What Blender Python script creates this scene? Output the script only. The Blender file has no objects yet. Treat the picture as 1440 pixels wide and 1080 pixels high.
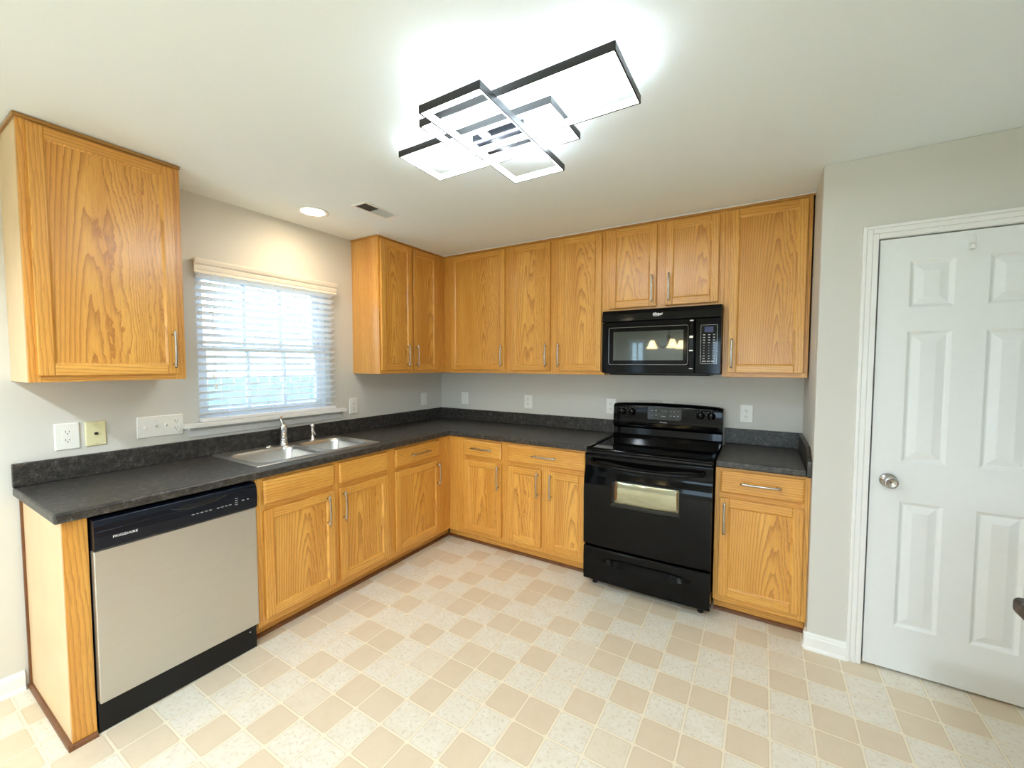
import bpy, bmesh, math, random
from mathutils import Vector, Matrix
random.seed(7)
S = bpy.context.scene
COL = S.collection
PI = math.pi
# ------------------------------------------------------------------ camera
cam = bpy.data.objects.new('camera', bpy.data.cameras.new('camera'))
COL.objects.link(cam)
S.camera = cam
cam.data.sensor_width = 36.0
cam.data.lens = 582.19 / 1440 * 36.0
cam.data.clip_start = 0.02
YAW, PIT, ROL = 0.5440, 0.0485, 0.0018
fw = Vector((-math.sin(YAW) * math.cos(PIT), math.cos(YAW) * math.cos(PIT), -math.sin(PIT)))
rt = fw.cross(Vector((0, 0, 1))).normalized()
up = rt.cross(fw)
r2 = math.cos(ROL) * rt + math.sin(ROL) * up
u2 = -math.sin(ROL) * rt + math.cos(ROL) * up
cam.matrix_world = Matrix((
    (r2.x, u2.x, -fw.x, 2.7948), (r2.y, u2.y, -fw.y, -3.2288), (r2.z, u2.z, -fw.z, 1.4583), (0, 0, 0, 1)))
# ------------------------------------------------------------------ world, exposure
SKY_STRENGTH = 8.0
W = bpy.data.worlds.new('sky')
S.world = W
W.use_nodes = True
bg = W.node_tree.nodes['Background']
bg.inputs[0].default_value = (0.60, 0.80, 1.0, 1)
bg.inputs[1].default_value = SKY_STRENGTH
S.view_settings.view_transform = 'Standard'
S.view_settings.look = 'None'
S.view_settings.gamma = 1.0
S.view_settings.exposure = 0.80
S.view_settings.use_curve_mapping = False
try:
    S.cycles.max_bounces = 10
    S.cycles.diffuse_bounces = 6
    S.cycles.transparent_max_bounces = 24
    S.cycles.sample_clamp_indirect = 8
    S.cycles.use_denoising = True
    S.cycles.caustics_reflective = False
    S.cycles.caustics_refractive = False
except Exception:
    pass
# lamp powers (the lamps themselves are built further down)
LED_STRENGTH = 31.0
DOWNLIGHT_W = 9.0
FILL_W = 88.0  # added fill lamps behind the camera

# ------------------------------------------------------------------ node helpers
class NT:
    def __init__(s, name):
        s.m = bpy.data.materials.new(name)
        s.m.use_nodes = True
        s.t = s.m.node_tree
        s.n = s.t.nodes
        s.bsdf = s.n['Principled BSDF']
        s.out = s.n['Material Output']
    def new(s, typ, **kw):
        nd = s.n.new(typ)
        for k, v in kw.items():
            setattr(nd, k, v)
        return nd
    def link(s, a, b):
        s.t.links.new(a, b)
    def math(s, op, a, b=None, c=None):
        nd = s.new('ShaderNodeMath', operation=op)
        for i, v in enumerate((a, b, c)):
            if v is None:
                continue
            if isinstance(v, (int, float)):
                nd.inputs[i].default_value = v
            else:
                s.link(v, nd.inputs[i])
        return nd.outputs[0]
    def vmath(s, op, a, b=None):
        nd = s.new('ShaderNodeVectorMath', operation=op)
        for i, v in enumerate((a, b)):
            if v is None:
                continue
            if isinstance(v, (tuple, list)):
                nd.inputs[i].default_value = v
            else:
                s.link(v, nd.inputs[i])
        return nd.outputs[0]
    def xyz(s, x, y, z):
        nd = s.new('ShaderNodeCombineXYZ')
        for i, v in enumerate((x, y, z)):
            if isinstance(v, (int, float)):
                nd.inputs[i].default_value = v
            else:
                s.link(v, nd.inputs[i])
        return nd.outputs[0]
    def sep(s, v):
        nd = s.new('ShaderNodeSeparateXYZ')
        s.link(v, nd.inputs[0])
        return nd.outputs
    def noise(s, vec, scale, detail=3, rough=0.5):
        nd = s.new('ShaderNodeTexNoise')
        nd.inputs['Scale'].default_value = scale
        nd.inputs['Detail'].default_value = detail
        nd.inputs['Roughness'].default_value = rough
        s.link(vec, nd.inputs['Vector'])
        return nd.outputs['Fac']
    def ramp(s, fac, stops, interp='LINEAR'):
        nd = s.new('ShaderNodeValToRGB')
        cr = nd.color_ramp
        cr.interpolation = interp
        while len(cr.elements) < len(stops):
            cr.elements.new(0.5)
        for e, (p, c) in zip(cr.elements, stops):
            e.position = p
            e.color = c if len(c) == 4 else (*c, 1)
        s.link(fac, nd.inputs[0])
        return nd.outputs[0]
    def mix(s, fac, a, b, blend='MIX'):
        nd = s.new('ShaderNodeMix', data_type='RGBA', blend_type=blend)
        for sock, v in ((nd.inputs['Factor'], fac), (nd.inputs[6], a), (nd.inputs[7], b)):
            if isinstance(v, (int, float)):
                sock.default_value = v
            elif isinstance(v, (tuple, list)):
                sock.default_value = v if len(v) == 4 else (*v, 1)
            else:
                s.link(v, sock)
        return nd.outputs[2]
    def bump(s, h, strength, dist=0.002):
        nd = s.new('ShaderNodeBump')
        nd.inputs['Strength'].default_value = strength
        nd.inputs['Distance'].default_value = dist
        s.link(h, nd.inputs['Height'])
        s.link(nd.outputs[0], s.bsdf.inputs['Normal'])
    def setp(s, **kw):
        for k, v in kw.items():
            i = s.bsdf.inputs[k.replace('_', ' ')]
            if isinstance(v, (int, float)):
                i.default_value = v
            elif isinstance(v, (tuple, list)):
                i.default_value = v if len(v) == 4 else (*v, 1)
            else:
                s.link(v, i)

def lin(r, g, b):
    f = lambda c: ((c / 255 + 0.055) / 1.055) ** 2.4 if c > 10 else c / 255 / 12.92
    return (f(r), f(g), f(b))

def plain(name, col, rough=0.5, metal=0.0, var=0.03, scale=30.0, bump=0.0, **kw):
    t = NT(name)
    tc = t.new('ShaderNodeTexCoord').outputs['Object']
    n = t.noise(tc, scale, 3)
    a = tuple(max(0, c * (1 - var)) for c in col)
    b = tuple(min(1, c * (1 + var)) for c in col)
    t.setp(Base_Color=t.ramp(n, [(0.3, a), (0.7, b)]), Roughness=rough, Metallic=metal)
    if bump:
        t.bump(n, bump, 0.001)
    for k, v in kw.items():
        t.setp(**{k: v})
    return t.m

def emit(name, col, strength):
    t = NT(name)
    t.setp(Base_Color=(0.8, 0.8, 0.8), Roughness=0.5)
    t.bsdf.inputs['Emission Color'].default_value = (*col, 1)
    t.bsdf.inputs['Emission Strength'].default_value = strength
    return t.m

def oak(name, axis='z', cathedral=False, tone=1.0, sat=1.0):
    """oak with grain running along the given object axis"""
    t = NT(name)
    tc = t.new('ShaderNodeTexCoord').outputs['Object']
    rnd = t.new('ShaderNodeObjectInfo').outputs['Random']
    x, y, z = t.sep(tc)
    if axis == 'z':
        u, g, w = t.math('ADD', x, y), z, t.math('SUBTRACT', y, x)
    elif axis == 'x':
        u, g, w = z, x, y
    else:
        u, g, w = x, y, z
    off = t.math('MULTIPLY', rnd, 37.0)
    # slow waviness of the growth rings
    slow = t.noise(t.xyz(t.math('MULTIPLY', u, 6.0), t.math('ADD', w, off), t.math('MULTIPLY', g, 0.9)), 1.3, 2, 0.5)
    jag = t.noise(t.xyz(t.math('MULTIPLY', u, 60.0), t.math('ADD', w, off), t.math('MULTIPLY', g, 14.0)), 1.0, 3, 0.6)
    wob = t.math('ADD', t.math('MULTIPLY', t.math('SUBTRACT', slow, 0.5), 0.075 if cathedral else 0.05), t.math('MULTIPLY', t.math('SUBTRACT', jag, 0.5), 0.010))
    if cathedral:
        uu = t.math('ADD', t.math('ADD', u, t.math('MULTIPLY', t.math('SUBTRACT', rnd, 0.5), 0.14)), wob)
        dd = t.math('ADD', t.math('MULTIPLY', g, t.math('SUBTRACT', 0.075, t.math('MULTIPLY', rnd, 0.03))), t.math('ADD', 0.045, t.math('MULTIPLY', rnd, 0.05)))
        r = t.math('SQRT', t.math('ADD', t.math('MULTIPLY', uu, uu), t.math('MULTIPLY', dd, dd)))
        ringf = t.math('MULTIPLY', t.math('ADD', r, wob), 84.0)
    else:
        ringf = t.math('MULTIPLY', t.math('ADD', t.math('ADD', u, wob), t.math('ADD', t.math('MULTIPLY', g, 0.03), off)), 70.0)
    fr = t.math('FRACT', ringf)
    # soft early wood, narrow dark late wood
    ring = t.ramp(fr, [(0.0, (0.1,) * 3), (0.16, (0.0,) * 3), (0.55, (0.12,) * 3), (0.86, (0.62,) * 3), (0.95, (1.0,) * 3), (1.0, (0.1,) * 3)])
    # fine pores stretched along the grain
    pv = t.xyz(t.math('MULTIPLY', u, 420.0), t.math('ADD', t.math('MULTIPLY', w, 60.0), off), t.math('MULTIPLY', g, 12.0))
    pores = t.noise(pv, 1.0, 2, 0.6)
    pm = t.ramp(pores, [(0.52, (0,) * 3), (0.72, (1,) * 3)])
    broad = t.noise(t.xyz(t.math('MULTIPLY', u, 9.0), t.math('ADD', w, off), t.math('MULTIPLY', g, 0.8)), 1.0, 2)
    def c(r_, g_, b_):
        q = lin(r_, g_, b_)
        m = sum(q) / 3
        return tuple(min(1, max(0, (m + (v - m) * sat) * tone)) for v in q)
    base = t.ramp(broad, [(0.3, c(211, 148, 62)), (0.7, c(230, 173, 83))])
    c1 = t.mix(t.math('MULTIPLY', ring, 0.76 if cathedral else 0.58), base, c(146, 80, 24))
    c2 = t.mix(t.math('MULTIPLY', pm, 0.38), c1, c(142, 84, 34))
    t.setp(Base_Color=c2, Roughness=0.36)
    t.bsdf.inputs['Coat Weight'].default_value = 0.25
    t.bsdf.inputs['Coat Roughness'].default_value = 0.22
    t.bump(t.math('ADD', t.math('MULTIPLY', pm, -0.5), t.math('MULTIPLY', ring, -0.3)), 0.12, 0.0006)
    return t.m

M = {}
M['oak_v'] = oak('oak grain upright', 'z')
M['oak_h'] = oak('oak grain level', 'x')
M['oak_panel'] = oak('oak plain sawn panel', 'z', True)
M['oak_side'] = oak('oak cabinet side', 'z', False, 1.08, 0.92)
M['oak_dark'] = oak('oak dark stained trim', 'x', False, 0.55, 1.0)
M['oak_trim'] = oak('oak mid stained trim', 'x', False, 0.8, 1.0)
M['veneer'] = plain('maple veneer', lin(222, 192, 150), 0.42, var=0.05, scale=6)
M['carcass'] = plain('melamine carcass', lin(206, 180, 140), 0.5)
M['shoe'] = plain('stained shoe moulding', lin(112, 70, 38), 0.45, var=0.15, scale=20)
M['wall'] = plain('greige wall paint', lin(212, 210, 203), 0.75, var=0.012, scale=220, bump=0.05)
M['ceiling'] = plain('white ceiling paint', lin(234, 242, 244), 0.85, var=0.01, scale=160, bump=0.05)
M['trim'] = plain('white semigloss trim', lin(238, 238, 236), 0.35, var=0.01)
M['doorpaint'] = plain('white door paint', lin(233, 236, 236), 0.38, var=0.008)
M['blind'] = plain('white faux wood slat', lin(244, 246, 248), 0.5, var=0.01)
M['valance'] = plain('off white valance', lin(240, 232, 220), 0.45, var=0.02, scale=8)
M['vinyl_frame'] = plain('white vinyl frame', lin(226, 232, 240), 0.4, var=0.01)
M['cord'] = plain('white cord', lin(225, 225, 225), 0.8)
M['nickel'] = plain('brushed nickel', (0.50, 0.485, 0.46), 0.24, 1.0, var=0.06, scale=200)
M['chrome'] = plain('chrome', (0.86, 0.86, 0.87), 0.07, 1.0, var=0.01)
M['black_gloss'] = plain('gloss black enamel', (0.0022, 0.0022, 0.0026), 0.08, 0, var=0.1, Specular_IOR_Level=0.17)
M['black_glass'] = plain('black ceramic glass', (0.003, 0.003, 0.0035), 0.04, 0, var=0.1, Specular_IOR_Level=0.35)
M['black_matte'] = plain('black plastic', (0.006, 0.006, 0.007), 0.4, Specular_IOR_Level=0.3)
M['navy_black'] = plain('blue black plastic', (0.003, 0.005, 0.011), 0.26, Specular_IOR_Level=0.3)
M['grey_plastic'] = plain('dark grey plastic', (0.045, 0.050, 0.060), 0.3)  # highlight colour for the dishwasher pocket edge
M['panel_grey'] = plain('dark grey control glass', (0.009, 0.011, 0.012), 0.12)
M['keys'] = plain('printed grey legend', (0.42, 0.43, 0.44), 0.5)
M['letter'] = plain('white lettering', (0.85, 0.85, 0.85), 0.4)
M['bead'] = plain('bright trim bead', (0.30, 0.31, 0.32), 0.2, 1.0)
M['lcd_blue'] = plain('dark blue display', (0.012, 0.016, 0.075), 0.2)
M['lcd_green'] = plain('dim green display', (0.03, 0.05, 0.025), 0.2)
M['mirror_glass'] = plain('grey coated door glass', (0.115, 0.125, 0.12), 0.035, 0.85, var=0.02)
M['oven_glass'] = plain('bronze coated oven glass', (0.33, 0.32, 0.23), 0.06, 0.9, var=0.10, scale=9)
M['plate_white'] = plain('white switch plate', lin(240, 240, 235), 0.35, var=0.01)
M['plate_cream'] = plain('cream cable plate', lin(226, 220, 176), 0.4, var=0.01)
M['slot'] = plain('dark slot', (0.02, 0.018, 0.015), 0.6)
M['led'] = emit('led diffuser', (0.79, 0.905, 1.0), LED_STRENGTH)
M['bulb'] = emit('warm flood lens', (1.0, 0.80, 0.55), 30.0)
M['shade'] = emit('lit amber glass shade', (1.0, 0.74, 0.34), 10.0)
M['fix_black'] = plain('black anodised bar', (0.02, 0.02, 0.019), 0.38, 0.3)
M['fix_mirror'] = plain('dark mirror canopy', (0.012, 0.013, 0.016), 0.25, 0.0, Specular_IOR_Level=0.10)
M['fix_grey'] = plain('grey lamp bracket', (0.22, 0.22, 0.22), 0.35, 0.4)
M['grille_dark'] = plain('vent throat', (0.10, 0.095, 0.08), 0.7)
M['bronze'] = plain('bronze lamp arm', (0.10, 0.07, 0.05), 0.4, 0.8)

def steel(name, col, rough, axis, streak=0.10):
    t = NT(name)
    tc = t.new('ShaderNodeTexCoord').outputs['Object']
    x, y, z = t.sep(tc)
    sc = {'x': (6, 700, 700), 'y': (700, 6, 700), 'z': (700, 700, 6)}[axis]
    v = t.xyz(t.math('MULTIPLY', x, sc[0]), t.math('MULTIPLY', y, sc[1]), t.math('MULTIPLY', z, sc[2]))
    n = t.noise(v, 1.0, 2)
    a = tuple(c * (1 - streak) for c in col)
    b = tuple(min(1, c * (1 + streak)) for c in col)
    t.setp(Base_Color=t.ramp(n, [(0.3, a), (0.7, b)]), Metallic=0.95, Roughness=t.math('ADD', rough - 0.04, t.math('MULTIPLY', n, 0.08)))
    t.bump(n, 0.06, 0.0003)
    return t.m
M['steel_door'] = steel('brushed steel front', (0.60, 0.585, 0.55), 0.42, 'x', 0.05)
M['steel_sink'] = plain('satin sink steel', (0.62, 0.62, 0.61), 0.34, 1.0, var=0.04, scale=60)

def laminate():
    t = NT('charcoal speckled laminate')
    tc = t.new('ShaderNodeNewGeometry').outputs['Position']
    n1 = t.noise(tc, 38, 5, 0.7)
    n2 = t.noise(tc, 190, 3, 0.6)
    s = t.math('ADD', t.math('MULTIPLY', n1, 0.55), t.math('MULTIPLY', n2, 0.45))
    col = t.ramp(s, [(0.40, (0.010, 0.010, 0.011)), (0.50, (0.034, 0.030, 0.026)), (0.58, (0.066, 0.060, 0.054)), (0.70, (0.25, 0.235, 0.215))])
    t.setp(Base_Color=col, Roughness=0.38)
    t.bump(n2, 0.10, 0.0006)
    return t.m
M['laminate'] = laminate()

TX, TY, TOX, TOY = 0.1500, 0.1485, 0.0075, -1.5350
#TILEMAP
def floor_mat():
    t = NT('vinyl tile floor')
    p = t.new('ShaderNodeNewGeometry').outputs['Position']
    x, y, z = t.sep(p)
    u = t.math('DIVIDE', t.math('SUBTRACT', x, TOX), TX)
    v = t.math('DIVIDE', t.math('SUBTRACT', y, TOY), TY)
    iu, iv = t.math('FLOOR', u), t.math('FLOOR', v)
    fu, fv = t.math('SUBTRACT', t.math('FRACT', u), 0.5), t.math('SUBTRACT', t.math('FRACT', v), 0.5)
    wn = t.new('ShaderNodeTexWhiteNoise', noise_dimensions='2D')
    t.link(t.xyz(iu, iv, 0), wn.inputs['Vector'])
    # printed repeat of three rows of six tiles: white, mottled and tan
    row = t.math('FLOORED_MODULO', iv, 3.0)
    blk = t.math('FLOORED_MODULO', t.math('FLOOR', t.math('DIVIDE', t.math('ADD', iv, 2.0), 3.0)), 4.0)
    shift = t.math('MULTIPLY', t.math('LESS_THAN', blk, 0.5), 2.0)
    idx = t.math('ADD', t.math('MULTIPLY', row, 6.0), t.math('FLOORED_MODULO', t.math('SUBTRACT', iu, shift), 6.0))
    seq = 'WTWWTW' + 'WMTWTT' + 'TWTTWW'
    tone = t.ramp(t.math('DIVIDE', t.math('ADD', idx, 0.5), 18.0), [(k / 18, ({'W': 0.0, 'M': 0.5, 'T': 1.0}[c],) * 3) for k, c in enumerate(seq)], 'CONSTANT')
    tone = t.math('ADD', t.math('MULTIPLY', tone, 0.9), t.math('MULTIPLY', wn.outputs['Value'], 0.1))
    tile = t.ramp(tone, [(0.0, lin(232, 227, 214)), (0.5, lin(226, 216, 197)), (1.0, lin(219, 203, 178))])
    # mottling, stronger on the pale tiles
    off = t.vmath('ADD', p, t.xyz(t.math('MULTIPLY', wn.outputs['Value'], 9.0), t.math('MULTIPLY', wn.outputs['Value'], 17.0), 0))
    n = t.noise(off, 62, 4, 0.65)
    mot = t.ramp(n, [(0.52, (0,) * 3), (0.68, (1,) * 3)])
    pale = t.math('SUBTRACT', 1.0, tone)
    tile2 = t.mix(t.math('MULTIPLY', mot, t.math('MULTIPLY', pale, 0.55)), tile, lin(190, 172, 143))
    n2 = t.noise(off, 14, 3, 0.6)
    tile3 = t.mix(t.math('MULTIPLY', t.ramp(n2, [(0.4, (0,) * 3), (0.7, (1,) * 3)]), 0.22), tile2, lin(205, 184, 152))
    # rounded tile outline
    q = lambda f, T: t.math('MAXIMUM', t.math('SUBTRACT', t.math('MULTIPLY', t.math('ABSOLUTE', f), T), T / 2 - 0.0155), 0.0)
    qu, qv = q(fu, TX), q(fv, TY)
    d = t.math('SUBTRACT', t.math('SQRT', t.math('ADD', t.math('MULTIPLY', qu, qu), t.math('MULTIPLY', qv, qv))), 0.0115)
    line = t.ramp(t.math('MULTIPLY', t.math('ADD', d, 0.004), 100.0), [(0.0, (0,) * 3), (0.3, (1,) * 3), (0.55, (0,) * 3)])
    gro = t.ramp(t.math('MULTIPLY', t.math('ADD', d, 0.001), 500.0), [(0.1, (0,) * 3), (0.9, (1,) * 3)])
    c1 = t.mix(t.math('MULTIPLY', line, 0.42), tile3, lin(186, 162, 128))
    c2 = t.mix(t.math('MULTIPLY', gro, 0.85), c1, lin(238, 228, 205))
    t.setp(Base_Color=c2, Roughness=0.42)
    t.bump(t.math('SUBTRACT', t.math('MULTIPLY', n, 0.25), gro), 0.15, 0.001)
    return t.m
M['floor'] = floor_mat()

def glass_mat():
    t = NT('clear window pane')
    tr = t.new('ShaderNodeBsdfTransparent')
    tr.inputs[0].default_value = (0.95, 0.97, 0.97, 1)
    gl = t.new('ShaderNodeBsdfGlossy')
    gl.inputs['Roughness'].default_value = 0.01
    fr = t.new('ShaderNodeFresnel')
    fr.inputs[0].default_value = 1.45
    mx = t.new('ShaderNodeMixShader')
    t.link(fr.outputs[0], mx.inputs[0])
    t.link(tr.outputs[0], mx.inputs[1])
    t.link(gl.outputs[0], mx.inputs[2])
    t.link(mx.outputs[0], t.out.inputs[0])
    return t.m
M['pane'] = glass_mat()
M['grass'] = plain('lawn', (0.10, 0.17, 0.04), 0.9, var=0.4, scale=3)
M['leaves'] = plain('tree leaves', (0.09, 0.17, 0.06), 0.8, var=0.5, scale=6)
M['bark'] = plain('tree bark', (0.16, 0.13, 0.11), 0.9, var=0.3)
M['siding'] = plain('pale house siding', (0.62, 0.66, 0.72), 0.7)
M['roofing'] = plain('grey roof shingles', (0.22, 0.23, 0.26), 0.9)
M['fence'] = plain('painted fence boards', (0.15, 0.18, 0.225), 0.7, var=0.15, scale=4)

# ------------------------------------------------------------------ mesh helpers
class MB:
    def __init__(s):
        s.bm = bmesh.new()
    def quad(s, pts, mi=0):
        f = s.bm.faces.new([s.bm.verts.new(p) for p in pts])
        f.material_index = mi
        return f
    def box(s, x0, x1, y0, y1, z0, z1, mi=0):
        v = [s.bm.verts.new(p) for p in ((x0, y0, z0), (x1, y0, z0), (x1, y1, z0), (x0, y1, z0), (x0, y0, z1), (x1, y0, z1), (x1, y1, z1), (x0, y1, z1))]
        for q in ((3, 2, 1, 0), (4, 5, 6, 7), (0, 1, 5, 4), (1, 2, 6, 5), (2, 3, 7, 6), (3, 0, 4, 7)):
            s.bm.faces.new([v[i] for i in q]).material_index = mi
        return s
    def loops(s, loops, mi=0, cap0=True, cap1=True, closed=True, smooth=False):
        """skin successive rings of points"""
        vs = [[s.bm.verts.new(p) for p in L] for L in loops]
        n = len(vs[0])
        for a, b in zip(vs, vs[1:]):
            for i in range(n if closed else n - 1):
                j = (i + 1) % n
                f = s.bm.faces.new((a[i], a[j], b[j], b[i]))
                f.material_index = mi
                f.smooth = smooth
        if cap0:
            s.bm.faces.new(list(reversed(vs[0]))).material_index = mi
        if cap1:
            s.bm.faces.new(vs[-1]).material_index = mi
        return s
    def prism_x(s, prof, x0, x1, mi=0, smooth=False):
        """profile of (y,z) extruded along x"""
        return s.loops([[(x0, y, z) for y, z in prof], [(x1, y, z) for y, z in prof]], mi, smooth=smooth)
    def lathe(s, prof, c, axis='z', n=24, mi=0, smooth=True, cap0=True, cap1=True):
        """prof: (radius, height)"""
        L = []
        for r, h in prof:
            ring = []
            for k in range(n):
                a = 2 * PI * k / n
                p = (max(r, 1e-5) * math.cos(a), max(r, 1e-5) * math.sin(a), h)
                if axis == 'x':
                    p = (p[2], p[0], p[1])
                elif axis == 'y':
                    p = (p[1], p[2], p[0])
                elif axis == '-y':
                    p = (p[0], -p[2], p[1])
                ring.append((c[0] + p[0], c[1] + p[1], c[2] + p[2]))
            L.append(ring)
        return s.loops(L, mi, cap0, cap1, smooth=smooth)
    def tube(s, pts, r, n=10, mi=0, upv=(0, 0, 1), ratio=1.0, smooth=True, caps=True):
        pts = [Vector(p) for p in pts]
        if isinstance(r, (int, float)):
            r = [r] * len(pts)
        L = []
        for i, p in enumerate(pts):
            d = (pts[min(i + 1, len(pts) - 1)] - pts[max(i - 1, 0)]).normalized()
            u = Vector(upv)
            if abs(u.dot(d)) > 0.97:
                u = Vector((1, 0, 0)) if abs(d.x) < 0.9 else Vector((0, 1, 0))
            a = d.cross(u).normalized()
            b = a.cross(d).normalized()
            L.append([tuple(p + a * (r[i] * math.cos(2 * PI * k / n)) + b * (r[i] * ratio * math.sin(2 * PI * k / n))) for k in range(n)])
        return s.loops(L, mi, caps, caps, smooth=smooth)
    def grid_solid(s, us, vs, occ, w0, w1, axes='xyz', mi=0):
        """cells of a u/v grid extruded from w0 to w1; axes tells where u, v, w go"""
        cache = {}
        def V(i, j, k):
            if (i, j, k) not in cache:
                d = {axes[0]: us[i], axes[1]: vs[j], axes[2]: (w0, w1)[k]}
                cache[(i, j, k)] = s.bm.verts.new((d['x'], d['y'], d['z']))
            return cache[(i, j, k)]
        nu, nv = len(us) - 1, len(vs) - 1
        O = lambda i, j: 0 <= i < nu and 0 <= j < nv and occ(i, j)
        for i in range(nu):
            for j in range(nv):
                if not O(i, j):
                    continue
                qs = [[(i, j, 0), (i, j + 1, 0), (i + 1, j + 1, 0), (i + 1, j, 0)], [(i, j, 1), (i + 1, j, 1), (i + 1, j + 1, 1), (i, j + 1, 1)]]
                if not O(i - 1, j): qs.append([(i, j, 0), (i, j, 1), (i, j + 1, 1), (i, j + 1, 0)])
                if not O(i + 1, j): qs.append([(i + 1, j, 0), (i + 1, j + 1, 0), (i + 1, j + 1, 1), (i + 1, j, 1)])
                if not O(i, j - 1): qs.append([(i, j, 0), (i + 1, j, 0), (i + 1, j, 1), (i, j, 1)])
                if not O(i, j + 1): qs.append([(i, j + 1, 0), (i, j + 1, 1), (i + 1, j + 1, 1), (i + 1, j + 1, 0)])
                for q in qs:
                    s.bm.faces.new([V(*k) for k in q]).material_index = mi
        return s
    def shift(s, v):
        bmesh.ops.translate(s.bm, vec=Vector(v), verts=s.bm.verts)
        return s
    def build(s, name, mats, parent=None, loc=(0, 0, 0), rotz=0.0, bevel=0.0, segs=2, normals=True, angle=40, sharp=0):
        if normals:
            bmesh.ops.recalc_face_normals(s.bm, faces=s.bm.faces)
        me = bpy.data.meshes.new(name)
        if sharp:
            for f in s.bm.faces:
                f.smooth = True
        s.bm.to_mesh(me)
        s.bm.free()
        if sharp:
            me.set_sharp_from_angle(angle=math.radians(sharp))
        o = bpy.data.objects.new(name, me)
        COL.objects.link(o)
        for m in (mats if isinstance(mats, (list, tuple)) else [mats]):
            me.materials.append(M[m])
        o.location = loc
        o.rotation_euler = (0, 0, rotz)
        if parent:
            o.parent = parent
        if bevel:
            b = o.modifiers.new('bevel', 'BEVEL')
            b.width = bevel
            b.segments = segs
            b.limit_method = 'ANGLE'
            b.angle_limit = math.radians(angle)
            b.harden_normals = False
        return o

def tag(o, label, cat, group=None):
    o['label'] = label
    o['category'] = cat
    if group:
        o['group'] = group
    return o
def thing(name, label, cat, loc=(0, 0, 0), rotz=0.0, group=None):
    o = bpy.data.objects.new(name, None)
    COL.objects.link(o)
    o.location = loc
    o.rotation_euler = (0, 0, rotz)
    o.empty_display_size = 0.05
    return tag(o, label, cat, group)
def structure(o):
    o['kind'] = 'structure'
    return o
def text_part(txt, size, name, mat, parent, loc, rot, shear=0.0, bold=0.0, squash=1.0):
    cu = bpy.data.curves.new('t', 'FONT')
    cu.body = txt
    cu.size = size
    cu.align_x = 'CENTER'
    cu.align_y = 'CENTER'
    cu.extrude = 0.0003
    cu.shear = shear
    cu.offset = bold
    tmp = bpy.data.objects.new('t', cu)
    COL.objects.link(tmp)
    bpy.context.view_layer.update()
    me = bpy.data.meshes.new_from_object(tmp)
    bpy.data.objects.remove(tmp)
    bpy.data.curves.remove(cu)
    for v in me.vertices:
        v.co.x *= squash
    me.materials.clear()
    me.materials.append(M[mat])
    o = bpy.data.objects.new(name, me)
    COL.objects.link(o)
    o.parent = parent
    o.location = loc
    o.rotation_euler = rot
    return o
def rrect(cx, cy, hx, hy, r, n=5):
    """rounded rectangle outline, counter clockwise"""
    out = []
    for k, (sx, sy) in enumerate(((1, 1), (-1, 1), (-1, -1), (1, -1))):
        for i in range(n + 1):
            a = PI / 2 * (k + i / n)
            out.append((cx + sx * (hx - r) + r * math.cos(a), cy + sy * (hy - r) + r * math.sin(a)))
    return out

# ------------------------------------------------------------------ sizes read off the room
H = 2.426
LW, RW, REAR = 0.0, 3.95, -6.6         # left wall, right wall, rear wall
XA, YP = 3.0256, -0.6726                # alcove side, pantry wall face
CT, CTB = 0.914, 0.875                  # counter top and underside
BD, DT = 0.61, 0.019                    # base depth, door thickness
UDp = 0.305
UB, UDB, UDT = 1.3801, 1.4067, 2.3984
WY0, WY1, WZ0, WZ1 = -2.118, -1.262, 1.112, 2.030   # kitchen window opening

# ------------------------------------------------------------------ room shell
structure(MB().box(-0.15, RW + 0.15, REAR - 0.15, 0.15, -0.10, 0.0).build('floor', 'floor'))
structure(MB().box(-0.15, RW + 0.15, REAR - 0.15, 0.15, H, H + 0.12).build('ceiling', 'ceiling'))
PD = (-6.0, -4.2)                       # patio door added for daylight, left wall behind the camera
ys = [REAR, PD[0], PD[1], WY0, WY1, 0.0]
zs = [0.0, WZ0, WZ1, H]
structure(MB().grid_solid(ys, zs, lambda i, j: not ((i == 3 and j == 1) or (i == 1 and j in (0, 1))), -0.15, 0.0, 'yzx').build('wall_left', 'wall'))
structure(MB().box(-0.15, RW + 0.15, 0.0, 0.15, 0.0, H).build('wall_back', 'wall'))
structure(MB().box(XA, XA + 0.10, YP + 0.10, 0.0, 0.0, H).build('wall_alcove', 'wall'))
DX0, DX1, DZ1 = 3.249, 3.861, 2.034
structure(MB().grid_solid([XA, DX0 - 0.022, DX1 + 0.022, RW], [0, DZ1 + 0.022, H], lambda i, j: not (i == 1 and j == 0), YP, YP + 0.10, 'xzy').build('wall_pantry', 'wall', bevel=0.004))
structure(MB().box(RW, RW + 0.15, REAR, 0.0, 0.0, H).build('wall_right', 'wall'))
RWX = [-0.15, 0.30, 0.61, 1.9, 3.6, RW + 0.15]
structure(MB().grid_solid(RWX, [0, 0.9, 1.95, H], lambda i, j: not (j == 1 and i in (1, 3)), REAR - 0.15, REAR, 'xzy').build('wall_rear', 'wall'))

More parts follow.
